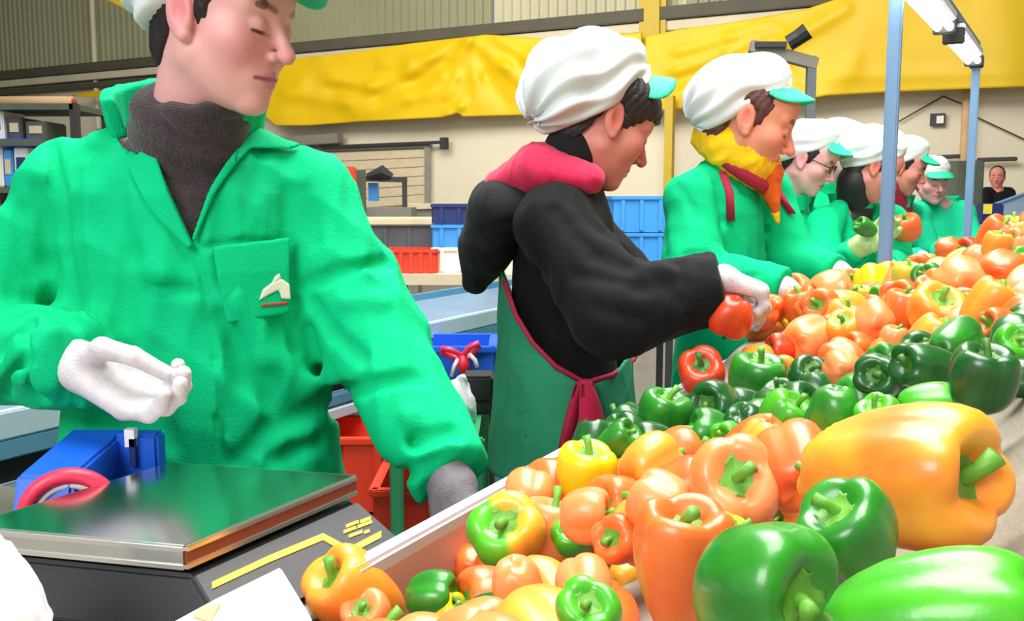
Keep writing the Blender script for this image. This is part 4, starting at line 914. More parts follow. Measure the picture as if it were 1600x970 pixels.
# (centre u, v, width px, height px, kind, colour, stem direction, label, lift)
PEP = [
 (1406, 742, 250, 200, 'tall', 'blush', 'cr', 'largest orange and yellow pepper beside the canvas, long green stem showing'),
 (1145, 760, 146, 138, 'bell', 'pale', 'cu', 'round pale orange pepper whose green stem faces the camera'),
 (1240, 728, 118, 128, 'blocky', 'orange', 'back', 'orange pepper just right of the one whose stem faces the camera'),
 (1326, 832, 158, 122, 'bell', 'green', 'ul', 'round green pepper in front of the largest orange one'),
 (1194, 928, 236, 170, 'bell', 'green', 'cr', 'big glossy green pepper cut off by the lower edge, left of another'),
 (1462, 978, 330, 168, 'tall', 'bright', 'right', 'bright green pepper lying at the bottom right, in front of the canvas'),
 (1062, 888, 146, 170, 'cone', 'orange', 'up', 'tall tapering orange pepper at the left of the big glossy green one'),
 (1136, 846, 86, 70, 'bell', 'lime', 'ur', 'yellow-green pepper tip between the tapering orange one and the green one'),
 (1236, 810, 60, 56, 'bell', 'amber', 'left', 'small amber pepper wedged behind the round green one'),
 (1330, 694, 86, 46, 'tall', 'lime', 'left', 'yellow-green pepper lying behind the largest orange pepper'),
 (1300, 752, 90, 80, 'bell', 'amber', 'bl', 'amber pepper at the left end of the largest orange one'),
 (1096, 582, 94, 62, 'bell', 'red', 'cu', 'red-orange pepper with a deep dimple, beside the green apron'),
 (1184, 592, 82, 78, 'bell', 'green', 'up', 'green pepper with curled stem cap, right of the dimpled red-orange one'),
 (1184, 566, 74, 40, 'bell', 'amber', 'back', 'amber pepper peeping out behind the green one with curled cap'),
 (1116, 632, 80, 70, 'blocky', 'dark', 'cl', 'dark green pepper with a folded end, below the dimpled red-orange one'),
 (1038, 648, 78, 84, 'bell', 'green', 'up', 'green pepper of two shiny lobes, leftmost of the green band'),
 (1262, 588, 72, 46, 'bell', 'dark', 'cu', 'small dark green pepper above the blocky upright one'),
 (1305, 644, 72, 78, 'blocky', 'green', 'down', 'blocky green pepper standing upright in the green band'),
 (1228, 650, 86, 62, 'bell', 'bright', 'ur', 'bright green pepper left of the blocky upright one'),
 (1142, 684, 76, 40, 'tall', 'bright', 'cl', 'small bright green pepper behind the one whose stem faces the camera'),
 (1374, 652, 74, 58, 'bell', 'bright', 'ul', 'crinkled bright green pepper right of the blocky upright one'),
 (1450, 630, 88, 52, 'tall', 'bright', 'right', 'long bright green pepper lying behind the largest orange one'),
 (1536, 590, 84, 100, 'blocky', 'dark', 'up', 'dark green pepper standing upright next to the canvas at the right'),
 (1373, 588, 76, 68, 'bell', 'dark', 'cl', 'dark green pepper left of the long one in the green band'),
 (1450, 574, 94, 66, 'tall', 'dark', 'left', 'long dark green pepper in the upper part of the green band'),
 (1494, 536, 92, 48, 'tall', 'green', 'br', 'green pepper tipped back behind the long dark one'),
 (1584, 540, 60, 54, 'bell', 'bright', 'cu', 'bright green pepper at the right edge above the upright dark one'),
 (1592, 592, 46, 56, 'bell', 'dark', 'right', 'dark green pepper cut by the right edge below the bright one'),
 (1507, 444, 82, 76, 'bell', 'pale', 'back', 'large smooth orange pepper on top of the upper right heap'),
 (1564, 424, 58, 66, 'bell', 'orange', 'br', 'deep orange pepper right of the large smooth one'),
 (1544, 482, 88, 60, 'tall', 'amber', 'ur', 'amber pepper below the large smooth orange one'),
 (1566, 510, 74, 38, 'tall', 'orange', 'left', 'flat orange pepper at the right above the green band'),
 (1462, 486, 92, 62, 'bell', 'amber', 'cu', 'amber-orange pepper left of and below the large smooth one'),
 (1366, 504, 66, 60, 'bell', 'pale', 'back', 'pale orange pepper near the middle of the orange heap'),
 (1412, 484, 58, 64, 'blocky', 'orange', 'up', 'orange pepper between the pale one and the amber-orange one'),
 (1322, 516, 56, 60, 'bell', 'amber', 'ul', 'amber pepper left of the pale one in the orange heap'),
 (1266, 530, 74, 70, 'blocky', 'pale', 'br', 'blocky pale orange pepper at the left side of the orange heap'),
 (1220, 545, 44, 44, 'bell', 'red', 'left', 'small red-orange pepper at the left foot of the orange heap'),
 (1284, 478, 64, 48, 'bell', 'orange', 'cl', 'orange pepper with its stem turned left, under the white glove'),
 (1350, 540, 62, 32, 'tall', 'orange', 'left', 'orange pepper lying low in front of the orange heap'),
 (1396, 530, 54, 32, 'bell', 'pale', 'up', 'pinkish pale pepper low in the middle of the orange heap'),
 (1316, 578, 52, 62, 'bell', 'pale', 'back', 'pale orange pepper poking up above the blocky green one'),
 (1232, 510, 30, 26, 'bell', 'yellow', 'up', 'small yellow pepper at the upper left of the orange heap'),
 (1344, 466, 42, 26, 'tall', 'lime', 'up', 'yellow-green pepper behind the pale one, left of its green neighbour'),
 (1382, 462, 44, 26, 'tall', 'bright', 'left', 'bright green pepper at the back of the orange heap'),
 (1418, 430, 38, 42, 'bell', 'lime', 'up', 'lime pepper beside the foot of the near post'),
 (1450, 432, 40, 42, 'blocky', 'green', 'cl', 'green pepper left of the large smooth orange one'),
 (1476, 406, 32, 24, 'bell', 'bright', 'up', 'little bright green pepper behind the large smooth orange one'),
 (1480, 388, 42, 26, 'bell', 'orange', 'right', 'orange pepper by the far hands'),
 (1516, 388, 42, 28, 'bell', 'red', 'left', 'red-orange pepper far back next to the amber ones'),
 (1556, 388, 48, 36, 'tall', 'amber', 'up', 'amber pepper far back, right of the red-orange one'),
 (1582, 354, 40, 26, 'bell', 'yellow', 'up', 'yellow pepper topmost at the far right'),
 (1590, 374, 34, 30, 'bell', 'pale', 'left', 'pale orange pepper just below the topmost yellow one'),
 (1594, 406, 32, 36, 'bell', 'bright', 'cu', 'green-yellow pepper at the right edge above the amber heap'),
 (560, 930, 152, 112, 'tall', 'amber', 'ul', 'amber-orange pepper at the left end, beside the white card'),
 (572, 962, 92, 60, 'bell', 'pale', 'cu', 'pinkish orange pepper nestled in front of the leftmost amber one'),
 (676, 930, 96, 56, 'blocky', 'green', 'right', 'green pepper with dark stripes near the rim at the left'),
 (608, 904, 46, 36, 'bell', 'pale', 'left', 'small pale pepper against the trough wall at the left end'),
 (682, 890, 70, 40, 'bell', 'amber', 'back', 'amber pepper against the trough wall, above the striped green one'),
 (738, 882, 54, 66, 'bell', 'orange', 'back', 'orange pepper at the left of the half green dimpled one'),
 (792, 832, 118, 108, 'bell', 'turning', 'cu', 'half green half amber pepper showing its deep green dimple'),
 (808, 912, 86, 74, 'bell', 'pale', 'down', 'pinkish red pepper below the half green dimpled one'),
 (772, 958, 110, 46, 'blocky', 'dark', 'right', 'dark green pepper on the bottom edge, left of the light green one'),
 (694, 966, 96, 46, 'tall', 'yellow', 'ur', 'yellow pepper on the bottom edge beside the dark green one'),
 (916, 738, 94, 96, 'bell', 'yellow', 'up', 'bright yellow pepper next to the apron hem'),
 (1018, 730, 100, 90, 'bell', 'amber', 'br', 'amber pepper right of the bright yellow one'),
 (826, 772, 84, 66, 'bell', 'pale', 'back', 'pale pepper on the rim left of the bright yellow one'),
 (916, 806, 104, 60, 'bell', 'pale', 'right', 'pale orange pepper in front of the bright yellow one'),
 (896, 838, 76, 56, 'bell', 'bright', 'cu', 'green pepper with ragged cap in the middle of the left heap'),
 (968, 842, 72, 82, 'bell', 'orange', 'cl', 'deep orange pepper left of the tapering orange one'),
 (912, 914, 98, 66, 'blocky', 'pale', 'back', 'pink-orange pepper behind the light green one at the bottom'),
 (920, 956, 142, 66, 'bell', 'bright', 'cu', 'light green pepper on the bottom edge in the middle'),
 (978, 898, 50, 52, 'bell', 'turning', 'br', 'half orange half green pepper tucked beside the tapering one'),
 (962, 692, 76, 58, 'tall', 'green', 'ur', 'green pepper on the rim in front of the red apron ties'),
 (1034, 790, 112, 82, 'bell', 'pale', 'bl', 'pale orange pepper behind the tapering orange one'),
 (838, 878, 46, 40, 'bell', 'amber', 'left', 'small amber pepper right of the pinkish red one'),
 (1018, 958, 50, 36, 'bell', 'lime', 'up', 'lime pepper on the bottom edge by the foot of the tapering one'),
 (880, 872, 60, 44, 'bell', 'amber', 'back', 'amber pepper under the green one with ragged cap'),
 (476, 905, 40, 34, 'bell', 'green', 'up', 'green pepper end between the white card and the leftmost amber one'),
]
SZ = dict(bell=(1.02, .92), tall=(.98, 1.25), blocky=(1.02, 1.08), cone=(.9, 1.35))
for i, (u, v, wpx, hpx, kind, colour, dirn, label) in enumerate(PEP):
    p = heap_hit(u, v); d = np.linalg.norm(p - CAMP); a = nrm(np.array(TOWARD[dirn]) + rs.uniform(-.12, .12, 3)); ln = SZ[kind]
    vw = nrm(p - CAMP); side = nrm(np.cross(vw, (0, 0, 1))); upv = np.cross(side, vw)
    ax_, au, af = abs(a.dot(side)), abs(a.dot(upv)), abs(a.dot(vw))
    ex = math.sqrt((ln[0] * (1 - ax_ ** 2) ** .5) ** 2 + (ln[1] * ax_) ** 2); ey = math.sqrt((ln[0] * (1 - au ** 2) ** .5) ** 2 + (ln[1] * au) ** 2)
    D = math.sqrt((wpx / ex) * (hpx / ey)) * d / FPX
    Dc = min(max(D, .052), .108)
    if Dc != D: p = CAMP + (p - CAMP) * (Dc / D) ** .5; D = D * (Dc / D) ** .5
    pepper(p, D, kind, colour, a, label, G0, spin=rs.uniform(0, 6.28), var=int(rs.randint(4))); placed.append((p, D * .46))
# the rest of the heap, seen only in gaps and far along the trough
def proj(p):
    q = np.array(p) - CAMP; f = q[1] * CP - q[2] * SP; return 800 + FPX * q[0] / f, 485 - FPX * (q[1] * SP + q[2] * CP) / f, f
LIST = [(*proj(p), r, PEP[i][7]) for i, (p, r) in enumerate(placed)]
CUT = set('the of a an in on by to at with whose and next just above below behind beside under far its left right'.split())
WORD = dict(pale='pale orange', bright='bright green', dark='dark green', lime='lime')
used = set(p[7] for p in PEP)
def near_label(u, v, colour):
    for best in sorted(LIST, key=lambda L: (L[0] - u) ** 2 + (L[1] - v) ** 2)[:12]:
        du, dv = u - best[0], v - best[1]
        side = ('right of' if du > 0 else 'left of') if abs(du) > abs(dv) else ('below' if dv > 0 else 'above')
        w_ = best[4].replace(',', '').split()[:13 - len(colour.split()) - len(side.split()) - 1]
        while w_[-1] in CUT: w_.pop()
        w_ = w_[:max(3, 16 - 6 - len(colour.split()) - len(side.split()))]
        while w_[-1] in CUT: w_.pop()
        lab = '%s pepper half buried just %s the %s' % (colour, side, ' '.join(w_))
        if lab not in used: break
    used.add(lab); return lab
ORD = 'first second third fourth fifth sixth seventh eighth ninth tenth eleventh twelfth thirteenth fourteenth fifteenth sixteenth seventeenth eighteenth nineteenth twentieth twenty-first twenty-second twenty-third'.split() + ['last'] * 10
fill = []
def filler(s, t, dz, D, colour, far=None, gap=.70):
    p = st(s, t); p = np.array([p[0], p[1], heap_z(p[0], p[1]) + dz]); r = D * .46
    for q, rq in placed:
        if np.linalg.norm(p - q) < (r + rq) * gap: return
    for q in (pA, pB):
        if math.hypot(p[0] - q[0], p[1] - q[1]) < r + .02: return
    u, v, f = proj(p); R_ = r / f * FPX
    if u < -60 or u > 1660 or v > 1060 or (u > 1370 and v > 612) or (s < .03 and t < 0) or (u > 1000 and v > 835) or (.70 < t < 1.35 and s < .15): return
    for U_, V_, F_, rr, _ in LIST:
        dd = math.hypot(u - U_, v - V_); RR = rr / F_ * FPX
        if f < F_ and dd < RR * .62 + R_ * .62: return                   # would hide one that the photo shows
        if f > F_ and dd < RR - R_ * .55: return                         # itself wholly hidden
    placed.append((p, r)); fill.append((p, D, ['bell', 'bell', 'blocky', 'tall'][rs.randint(4)], colour, far, rs.normal(size=3) + np.array([0, -.3, .5]), rs.uniform(0, 6.28), int(rs.randint(4))))
for dz in (-.026, -.052, -.070):
    for t in np.arange(-.55, 1.62, .06):
        for s in np.arange(.055, .60, .062):
            ss, tt = s + rs.uniform(-.015, .015), t + rs.uniform(-.02, .02)
            if ss > .555 and tt < .6: continue
            band = .40 < tt < .90 - .15 * ss + .05
            if band: filler(ss, tt, dz, rs.uniform(.064, .076), ['dark', 'green', 'dark'][rs.randint(3)])
            elif tt >= .8: filler(ss, tt, dz, rs.uniform(.066, .078), ['pale', 'orange', 'amber', 'orange'][rs.randint(4)])
            else: filler(ss, tt, dz, rs.uniform(.066, .078), ['orange', 'pale', 'amber', 'orange'][rs.randint(4)])
for i, t in enumerate(np.arange(1.62, 3.6, .092)):
    for j, s in enumerate(np.arange(.06, .98, .088)):
        filler(s + rs.uniform(-.015, .015), t + rs.uniform(-.02, .02), rs.uniform(-.008, .010), rs.uniform(.078, .090), ['orange', 'amber', 'pale', 'yellow', 'lime', 'orange'][rs.randint(6)], (i, j), .86)
# keep only those of which something shows past the nearer ones
ZB = np.zeros((485 + 60, 800 + 60), bool); yy, xx = np.mgrid[0:545, 0:860]
def disc(p, r): u, v, f = proj(p); return (xx - 30 - u / 2) ** 2 + (yy - v / 2) ** 2 < (r / f * FPX / 2) ** 2
order = sorted([(proj(p)[2], p, r * .97, None) for p, r in placed[:len(PEP)]] + [(proj(f[0])[2], f[0], f[1] * .45, f) for f in fill], key=lambda e: e[0])
for _, p, r, f in order:
    m = disc(p, r); n = m.sum(); vis = (m & ~ZB).sum(); ZB |= m
    if f is None: continue
    if n == 0 or vis < max(5, .07 * n): continue
    p, D, kind, colour, far, ax, spin, var = f; cw = WORD.get(colour, colour); u, v, _f = proj(p)
    lab = near_label(u, v, cw) if far is None else '%s pepper, %s row past the near post, %s from the rim' % (cw, ORD[far[0]], ORD[far[1]])
    pepper(p, D, kind, colour, ax, lab, 'peppers filling the heap', spin, var)
# the pepper being inspected by the woman in the apron, and the green one held up further along
pepper(at(1142, 494, 1.665), .074, 'bell', 'red', (-.3, .3, -.8), 'red-orange pepper held by the woman in the apron', None, .4, 1)
pepper(at(1352, 356, 3.30), .062, 'tall', 'green', (-.6, -.2, .35), 'green pepper held up in a lime glove', None, .4, 1)
pepper(at(1416, 356, 3.7), .11, 'bell', 'orange', (-.3, -.2, .8), 'orange pepper held right of the near post', None, .4, 2)
# ------------------------------------------------------------------ scale and what stands round it
def at_z(u, v, z):
    d = ray(u, v); return CAMP + d * ((z - CAM_H) / d[2])
PZ = .94
A, B, Cc = at_z(288, 852, PZ), at_z(556, 742, PZ), at_z(268, 722, PZ); Dd = A + Cc - B
ctr = (A + B + Cc + Dd) / 4; eR, eL = nrm(B - A), nrm(Dd - A)      # along the right edge, along the front-left edge
lr, ll = np.linalg.norm(B - A), np.linalg.norm(Dd - A)
sc_ = thing('weighing_scale', 'dark grey weighing scale with a steel pan in front of the first woman', 'scale', (ctr[0], ctr[1], .855))
def quad(i, z, grow=(0, 0, 0, 0)):      # A, B, C, D inset by i; grow: outward shift of right, left edges
    p = [A + eR * i + eL * i, B - eR * i + eL * i, Cc - eR * i - eL * i, Dd + eR * i - eL * i]
    g = [-eL * grow[0], -eL * grow[0], eL * grow[1], eL * grow[1]]; return [np.array([*(a + b)[:2], z]) for a, b in zip(p, g)]
def frustum(q0, q1): return MB().add(q0 + q1, [(0, 1, 2, 3), (7, 6, 5, 4), (0, 4, 5, 1), (1, 5, 6, 2), (2, 6, 7, 3), (3, 7, 4, 0)])
frustum(quad(.0, PZ), quad(.0, PZ - .004)).build('pan', M['steel'], sc_, bevel=.0015)
pan = sc_.children[-1]
for a, b in ((A, B), (B, Cc), (Cc, Dd), (Dd, A)):
    for dz in (-.0035, -.0205): MB().bar(a + [0, 0, dz], b + [0, 0, dz], .006, .006).build('edge_bead', M['steel_edge'], pan, bevel=.0012)
MB().bar((A + B) / 2 - eR * (lr / 2 - .001) + [0, 0, -.012], (A + B) / 2 + eR * (lr / 2 - .001) + [0, 0, -.012], .003, .015).build('edge_strip', M['copper_trim'], pan)
MB().bar((A + Dd) / 2 - eL * (ll / 2 - .001) + [0, 0, -.012], (A + Dd) / 2 + eL * (ll / 2 - .001) + [0, 0, -.012], .003, .015).build('edge_strip', M['steel'], pan)
frustum(quad(.02, PZ - .022), quad(.02, PZ - .034)).build('pan_support', M['black'], sc_)
qT, qB = quad(.004, PZ - .030, (.006, .004)), quad(-.012, .857, (.040, .012))
frustum(qT, qB).build('housing', M['scale_dark'], sc_, bevel=.004)
nF = nrm(np.cross(qT[1] - qT[0], qB[0] - qT[0])); nF = nF if nF.dot(-eL) > 0 else -nF
def on_face(u, v, off=.0):
    d = ray(u, v); p0 = qT[0] + nF * off; return CAMP + d * ((p0 - CAMP).dot(nF) / d.dot(nF))
m_ = lambda a, b, t: a * (1 - t) + b * t
f4 = [m_(qT[0], qT[1], .012), m_(qT[0], qT[1], .988), m_(qB[0], qB[1], .988), m_(qB[0], qB[1], .012)]
f4 = [f4[0] * .96 + f4[3] * .04, f4[1] * .96 + f4[2] * .04, f4[2] * .96 + f4[1] * .04, f4[3] * .96 + f4[0] * .04]
MB().sheet([[f4[0] + nF * .0022, f4[1] + nF * .0022], [f4[3] + nF * .0022, f4[2] + nF * .0022]], -nF * .004).build('keypad_panel', M['scale_grey'], sc_)
kp = sc_.children[-1]
def face_stripe(path, wv):
    m = MB(); g = [[on_face(u, v - wv / 2, .0032), on_face(u, v + wv / 2, .0032)] for u, v in path]; m.sheet(g, -nF * .0012); return m
face_stripe([(332, 914), (420, 873), (505, 838), (546, 860), (596, 834)], 11).build('printed_stripe', M['yellow_print'], kp)
lg = MB()
for k, (u0, u1, v) in enumerate(((541, 560, 819), (563, 579, 812), (537, 556, 828), (559, 581, 820), (545, 566, 835), (569, 577, 829))):
    lg.sheet([[on_face(u0, v, .0032), on_face(u0 + 1, v + 5, .0032)], [on_face(u1, v - (u1 - u0) * .38, .0032), on_face(u1 + 1, v + 5 - (u1 - u0) * .38, .0032)]], -nF * .0012)
lg.build('printed_mark', M['yellow_print'], kp)
for q in quad(.03, .852, (0, 0)): MB().tube([(q[0], q[1], .850), (q[0], q[1], .859)], .012, 10).build('foot', M['black'], sc_)
tb = thing('side_table', 'low table under the scale, beside the trough', 'table', st(-.36, -.12, 0))
TT = .17
MB().sheet([[st(-.80, -.60, .85), st(-.045, -.60, .85)], [st(-.80, .11, .85), st(-.045, .19, .85)]], (0, 0, -.03)).build('table_top', M['grey'], tb)
for s, t in ((-.76, -.56), (-.09, -.56), (-.76, TT - .14), (-.09, TT - .06)): MB().bar(st(s, t, 0), st(s, t, .82), .04, .04).build('leg', M['frame_grey'], tb)
# white card and white bag at the lower edge
cd = thing('card_tray', 'white plastic tray corner at the lower edge between scale and peppers', 'tray', at(390, 960, .70))
g = [[at(262, 975, .76), at(330, 938, .80), at(438, 884, .86)], [at(300, 1010, .70), at(380, 968, .74), at(486, 962, .79)], [at(330, 1060, .66), at(400, 1050, .68), at(500, 1040, .72)]]
MB().sheet(g, (0, .01, -.05)).build('tray_body', M['white_plastic'], cd, bevel=.002)
MB().sheet([[at(303, 966, .765), at(318, 950, .775)], [at(330, 975, .745), at(345, 946, .78)]], (0, -.002, .003)).build('tan_label', M['cardboard'], cd)
bg = thing('plastic_bag', 'white plastic bag at the lower left corner in front of the scale', 'bag', at(10, 960, .74))
sdf_obj('bag', lambda P: U([ELL(P, at(-50, 995, .74), (.045, .05, .075)), ELL(P, at(-45, 930, .74), (.026, .035, .045)), ELL(P, at(-5, 1010, .72), (.032, .04, .05))], .04) - folds(P, .004, 40, 2), at(-160, 1080, .74) - np.array([0, .12, .02]), at(90, 850, .74) + np.array([.03, .12, .03]), .004, M['white_plastic'], bg)

# ------------------------------------------------------------------ belt conveyor behind the first woman
cz = .87; c0 = at_z(690, 486, cz); r0 = c0 - P0; s0 = r0[0] * DW[0] + r0[1] * DW[1]
cv = thing('belt_conveyor', 'blue-grey belt conveyor running behind the first woman', 'conveyor', st(s0, 1.8, 0))
e0, e1 = -.2, 3.2; sn, sf = s0 + .20, s0 - .26
MB().sheet([[st(sf, e0, cz), st(sn, e0, cz)], [st(sf, e1, cz), st(sn, e1, cz)]], (0, 0, -.02)).build('belt', M['blue_belt'], cv)
for s, z, h_, m_n, nm in ((sn + .012, cz - .005, .05, 'pale_rail', 'side_rail'), (sn + .012, cz - .048, .036, 'teal_rail', 'side_rail'), (sn - .01, cz - .09, .046, 'black', 'roller_bed'), (sn + .012, cz - .13, .03, 'teal_rail', 'side_rail'), (sn + .016, cz - .165, .03, 'pale_rail', 'side_rail'), (sf - .012, cz - .02, .09, 'teal_rail', 'side_rail')):
    MB().bar(st(s, e0, z), st(s, e1, z), .024, h_).build(nm, M[m_n], cv, bevel=.003)
for t in (.2, 1.2, 2.2, 3.1):
    for s in (sn - .02, sf): MB().bar(st(s, t, 0), st(s, t, cz - .1), .05, .05).build('leg', M['teal_rail'], cv)

def crate(name, label, cat, p, w, d, h_, m, group=None, wall=.012, ribs=3, axes=(DW, DT)):
    "open plastic crate: floor, four ribbed walls and a rim"
    o = thing(name, label, cat, p, group); x, y = axes; z = np.array([0, 0, 1.]); p = np.array(p, float)
    MB().box(p + z * .008, (w - .02, d - .02, .016), (x, y, z)).build('crate_floor', m, o)
    for sg in (-1, 1):
        for ax_, ay_, L, off in ((x, y, w, d), (y, x, d, w)):
            b = MB().box(p + ay_ * sg * (off / 2 - wall / 2) + z * h_ / 2, (L - (0 if ax_ is x else 2 * wall), wall, h_) if True else 0, (ax_, ay_, z))
            for k in range(ribs):
                b.box(p + ay_ * sg * (off / 2 + .004) + ax_ * L * ((k + .5) / ribs - .5) + z * h_ * .48, (.018, .010, h_ * .86), (ax_, ay_, z))
            b.build('wall', m, o)
            MB().bar(p + ay_ * sg * off / 2 - ax_ * (L / 2 + .006) + z * (h_ - .008), p + ay_ * sg * off / 2 + ax_ * (L / 2 + .006) + z * (h_ - .008), .022, .018).build('rim', m, o, bevel=.003)
    return o
Xc, Yc_ = np.array([1., 0, 0]), np.array([0, 1., 0])
# tape dispenser between scale and coat: blue body, red roll
td = thing('tape_dispenser', 'blue tape dispenser with a pinkish red roll, behind the scale at the left', 'dispenser', (-.50, 1.12, .85))
MB().box((-.525, 1.115, .875), (.07, .17, .05)).build('base', M['navy'], td, bevel=.004)
MB().add([(-.555, 1.025, .90), (-.49, 1.025, .90), (-.485, 1.195, .90), (-.555, 1.195, .90), (-.555, 1.045, .952), (-.49, 1.045, .952), (-.485, 1.185, .972), (-.555, 1.185, .972)], [(3, 2, 1, 0), (4, 5, 6, 7), (0, 1, 5, 4), (1, 2, 6, 5), (2, 3, 7, 6), (3, 0, 4, 7)]).build('body', M['blue'], td, bevel=.004)
MB().box((-.465, 1.172, .912), (.055, .03, .118)).build('side_plate', M['blue'], td, bevel=.004)
MB().box(at(205, 683, 1.155), (.012, .012, .022)).build('clip', M['white_plastic'], td); MB().box(at(208, 706, 1.152), (.007, .006, .034)).build('slot', M['navy'], td)
c = np.array([at(104, 768, 1.04)[0], 1.045, .906]); rx, rz = np.array([.93, .36, 0]), np.array([0, 0, 1.])
cir = lambda R_: [c + R_ * (rx * math.cos(a) + rz * math.sin(a)) for a in np.linspace(0, 2 * math.pi, 41)[:-1]]
rl = MB().tube(cir(.046), .0095, 10, close=True).build('tape_roll', M['pink_red'], td, smooth=True)
MB().tube(cir(.035), .0045, 8, close=True).build('roll_core', M['white'], rl, smooth=True)
for a in (.6, 2.7, 4.8): MB().bar(c, c + .034 * (rx * math.cos(a) + rz * math.sin(a)), .008, .006).build('spoke', M['white'], rl)
# green stand with red crates under it
gz = at(700, 684, 2.0)[2]; gsx0, gsx1 = at(606, 700, 2.0)[0], -.072
gs = thing('green_stand', 'green tubular stand between the first two women', 'stand', ((gsx0 + gsx1) / 2, 2.15, 0))
for x in (at(620, 720, 2.0)[0], gsx1):
    for y in (2.0, 2.34): MB().bar((x, y, 0), (x, y, gz), .028, .028).build('leg', M['green_frame'], gs, bevel=.004)
for y in (2.0, 2.34): MB().bar((gsx0, y, gz - .012), (gsx1, y, gz - .012), .028, .026).build('rail', M['green_frame'], gs, bevel=.004)
MB().box(((gsx0 + gsx1) / 2, 2.17, gz - .004), (gsx1 - gsx0, .31, .008)).build('top_plate', M['green_frame'], gs)
lowz = at(680, 838, 2.05)[2]
MB().box(((gsx0 + gsx1) / 2, 2.17, lowz), (gsx1 - gsx0 - .03, .30, .012)).build('lower_shelf', M['grey'], gs)
crate('red_crate', 'orange-red crate on the lower shelf of the green stand', 'crate', (at(650, 800, 2.12)[0], 2.16, lowz + .008), .17, .22, .10, M['red_plastic'], ribs=2, axes=(Xc, Yc_))
bt = thing('bottle', 'small orange-red bottle with a white cap beside the apron', 'bottle', (at(735, 770, 2.05)[0], 2.05, lowz + .006))
b0 = np.array([at(735, 770, 2.05)[0], 2.05, lowz + .006])
MB().tube([b0, b0 + [0, 0, .02], b0 + [0, 0, .08], b0 + [0, 0, .10]], [.020, .024, .023, .011], 14).build('bottle_body', M['red_plastic'], bt, smooth=True); MB().tube([b0 + [0, 0, .10], b0 + [0, 0, .122]], .010, 10).build('cap', M['white'], bt, smooth=True)
for k, (u, v, m, lab) in enumerate(((545, 735, 'crimson', 'crimson crate seen between the coat and its sleeve, lowest of its stack'), (540, 660, 'red_plastic', 'red crate above the crimson one behind the first woman'))):
    q = at(u, v, 2.45); crate('red_crate', lab, 'crate', (q[0], 2.45, .28 + .2 * k), .30, .24, .19, M[m], ribs=3, axes=(Xc, Yc_))
ps = thing('pallet_stand', 'low grey stand under the stacked red crates', 'stand', (at(545, 735, 2.45)[0], 2.45, 0))
MB().box((at(545, 735, 2.45)[0], 2.45, .265), (.34, .28, .03)).build('deck', M['grey'], ps)
for i in (-1, 1): MB().box((at(545, 735, 2.45)[0] + .13 * i, 2.45, .125), (.05, .26, .25)).build('block', M['grey'], ps)
# blue bin with a red bow, white bag, black box
bbx = at(708, 585, 2.75); zt = at(708, 542, 2.62)[2]; zb = at(708, 632, 2.62)[2]
bs = thing('bin_stand', 'dark stand under the blue bin with a red bow', 'stand', (bbx[0], 2.75, 0))
MB().box((bbx[0], 2.75, zb - .012), (.26, .26, .02)).build('shelf', M['black'], bs)
for i in (-1, 1): MB().box((bbx[0] + .1 * i, 2.75, (zb - .022) / 2), (.04, .22, zb - .022)).build('support', M['dark_metal'], bs)
crate('blue_bin', 'blue plastic bin with a red bow, between the first two women', 'bin', (bbx[0], 2.75, zb), .235, .25, zt - zb, M['blue_light' if 0 else 'blue'], ribs=1, axes=(Xc, Yc_))
bw = thing('ribbon_bow', 'red and white ribbon bow on the front of the blue bin', 'bow', at(720, 570, 2.58))
def loop(pts, r): return MB().tube([at(u, v, 2.585 - .02 * math.sin(i)) for i, (u, v) in enumerate(pts)], r, 8, close=True)
loop([(722, 556), (708, 548), (692, 544), (690, 550), (704, 556), (718, 562)], .008).build('loop', M['pink_red'], bw, smooth=True); loop([(724, 556), (734, 542), (746, 536), (748, 542), (738, 552), (728, 562)], .008).build('loop', M['pink_red'], bw, smooth=True)
MB().tube([at(722, 556, 2.58), at(724, 570, 2.575), at(727, 588, 2.58)], [.012, .018, .012], 10).build('knot', M['crimson'], bw, smooth=True)
for pth in ([(716, 560), (710, 572), (706, 588)], [(732, 552), (742, 562), (746, 574)]): MB().tube([at(u, v, 2.575) for u, v in pth], .006, 8).build('tail', M['white'], bw, smooth=True)
zg = gz
wb = thing('carrier_bag', 'crumpled white carrier bag on the green stand', 'bag', (at(708, 640, 2.15)[0], 2.15, zg))
sdf_obj('bag', lambda P: smax(U([RCN(P, at(722, 592, 2.15), at(708, 640, 2.15), .012, .045), RCN(P, at(708, 640, 2.15), at(702, 668, 2.15), .050, .046), RCN(P, at(690, 622, 2.16), at(700, 650, 2.15), .015, .03)], .03) - folds(P, .006, 50, 3), zg + .001 - P[:, 2], .004), at(660, 690, 2.15) - np.array([0, .1, 0]), at(760, 570, 2.15) + np.array([0, .1, 0]), .0045, M['white_plastic'], wb)
kb = at(748, 640, 2.28); bb = thing('black_box', 'black box beside the white carrier bag on the green stand', 'box', (kb[0], 2.26, zg))
MB().box((kb[0], 2.26, zg + .062), (.075, .09, .06)).build('lid', M['black'], bb, bevel=.006); MB().box((kb[0], 2.26, zg + .016), (.066, .08, .032)).build('base', M['dark_metal'], bb, bevel=.004)
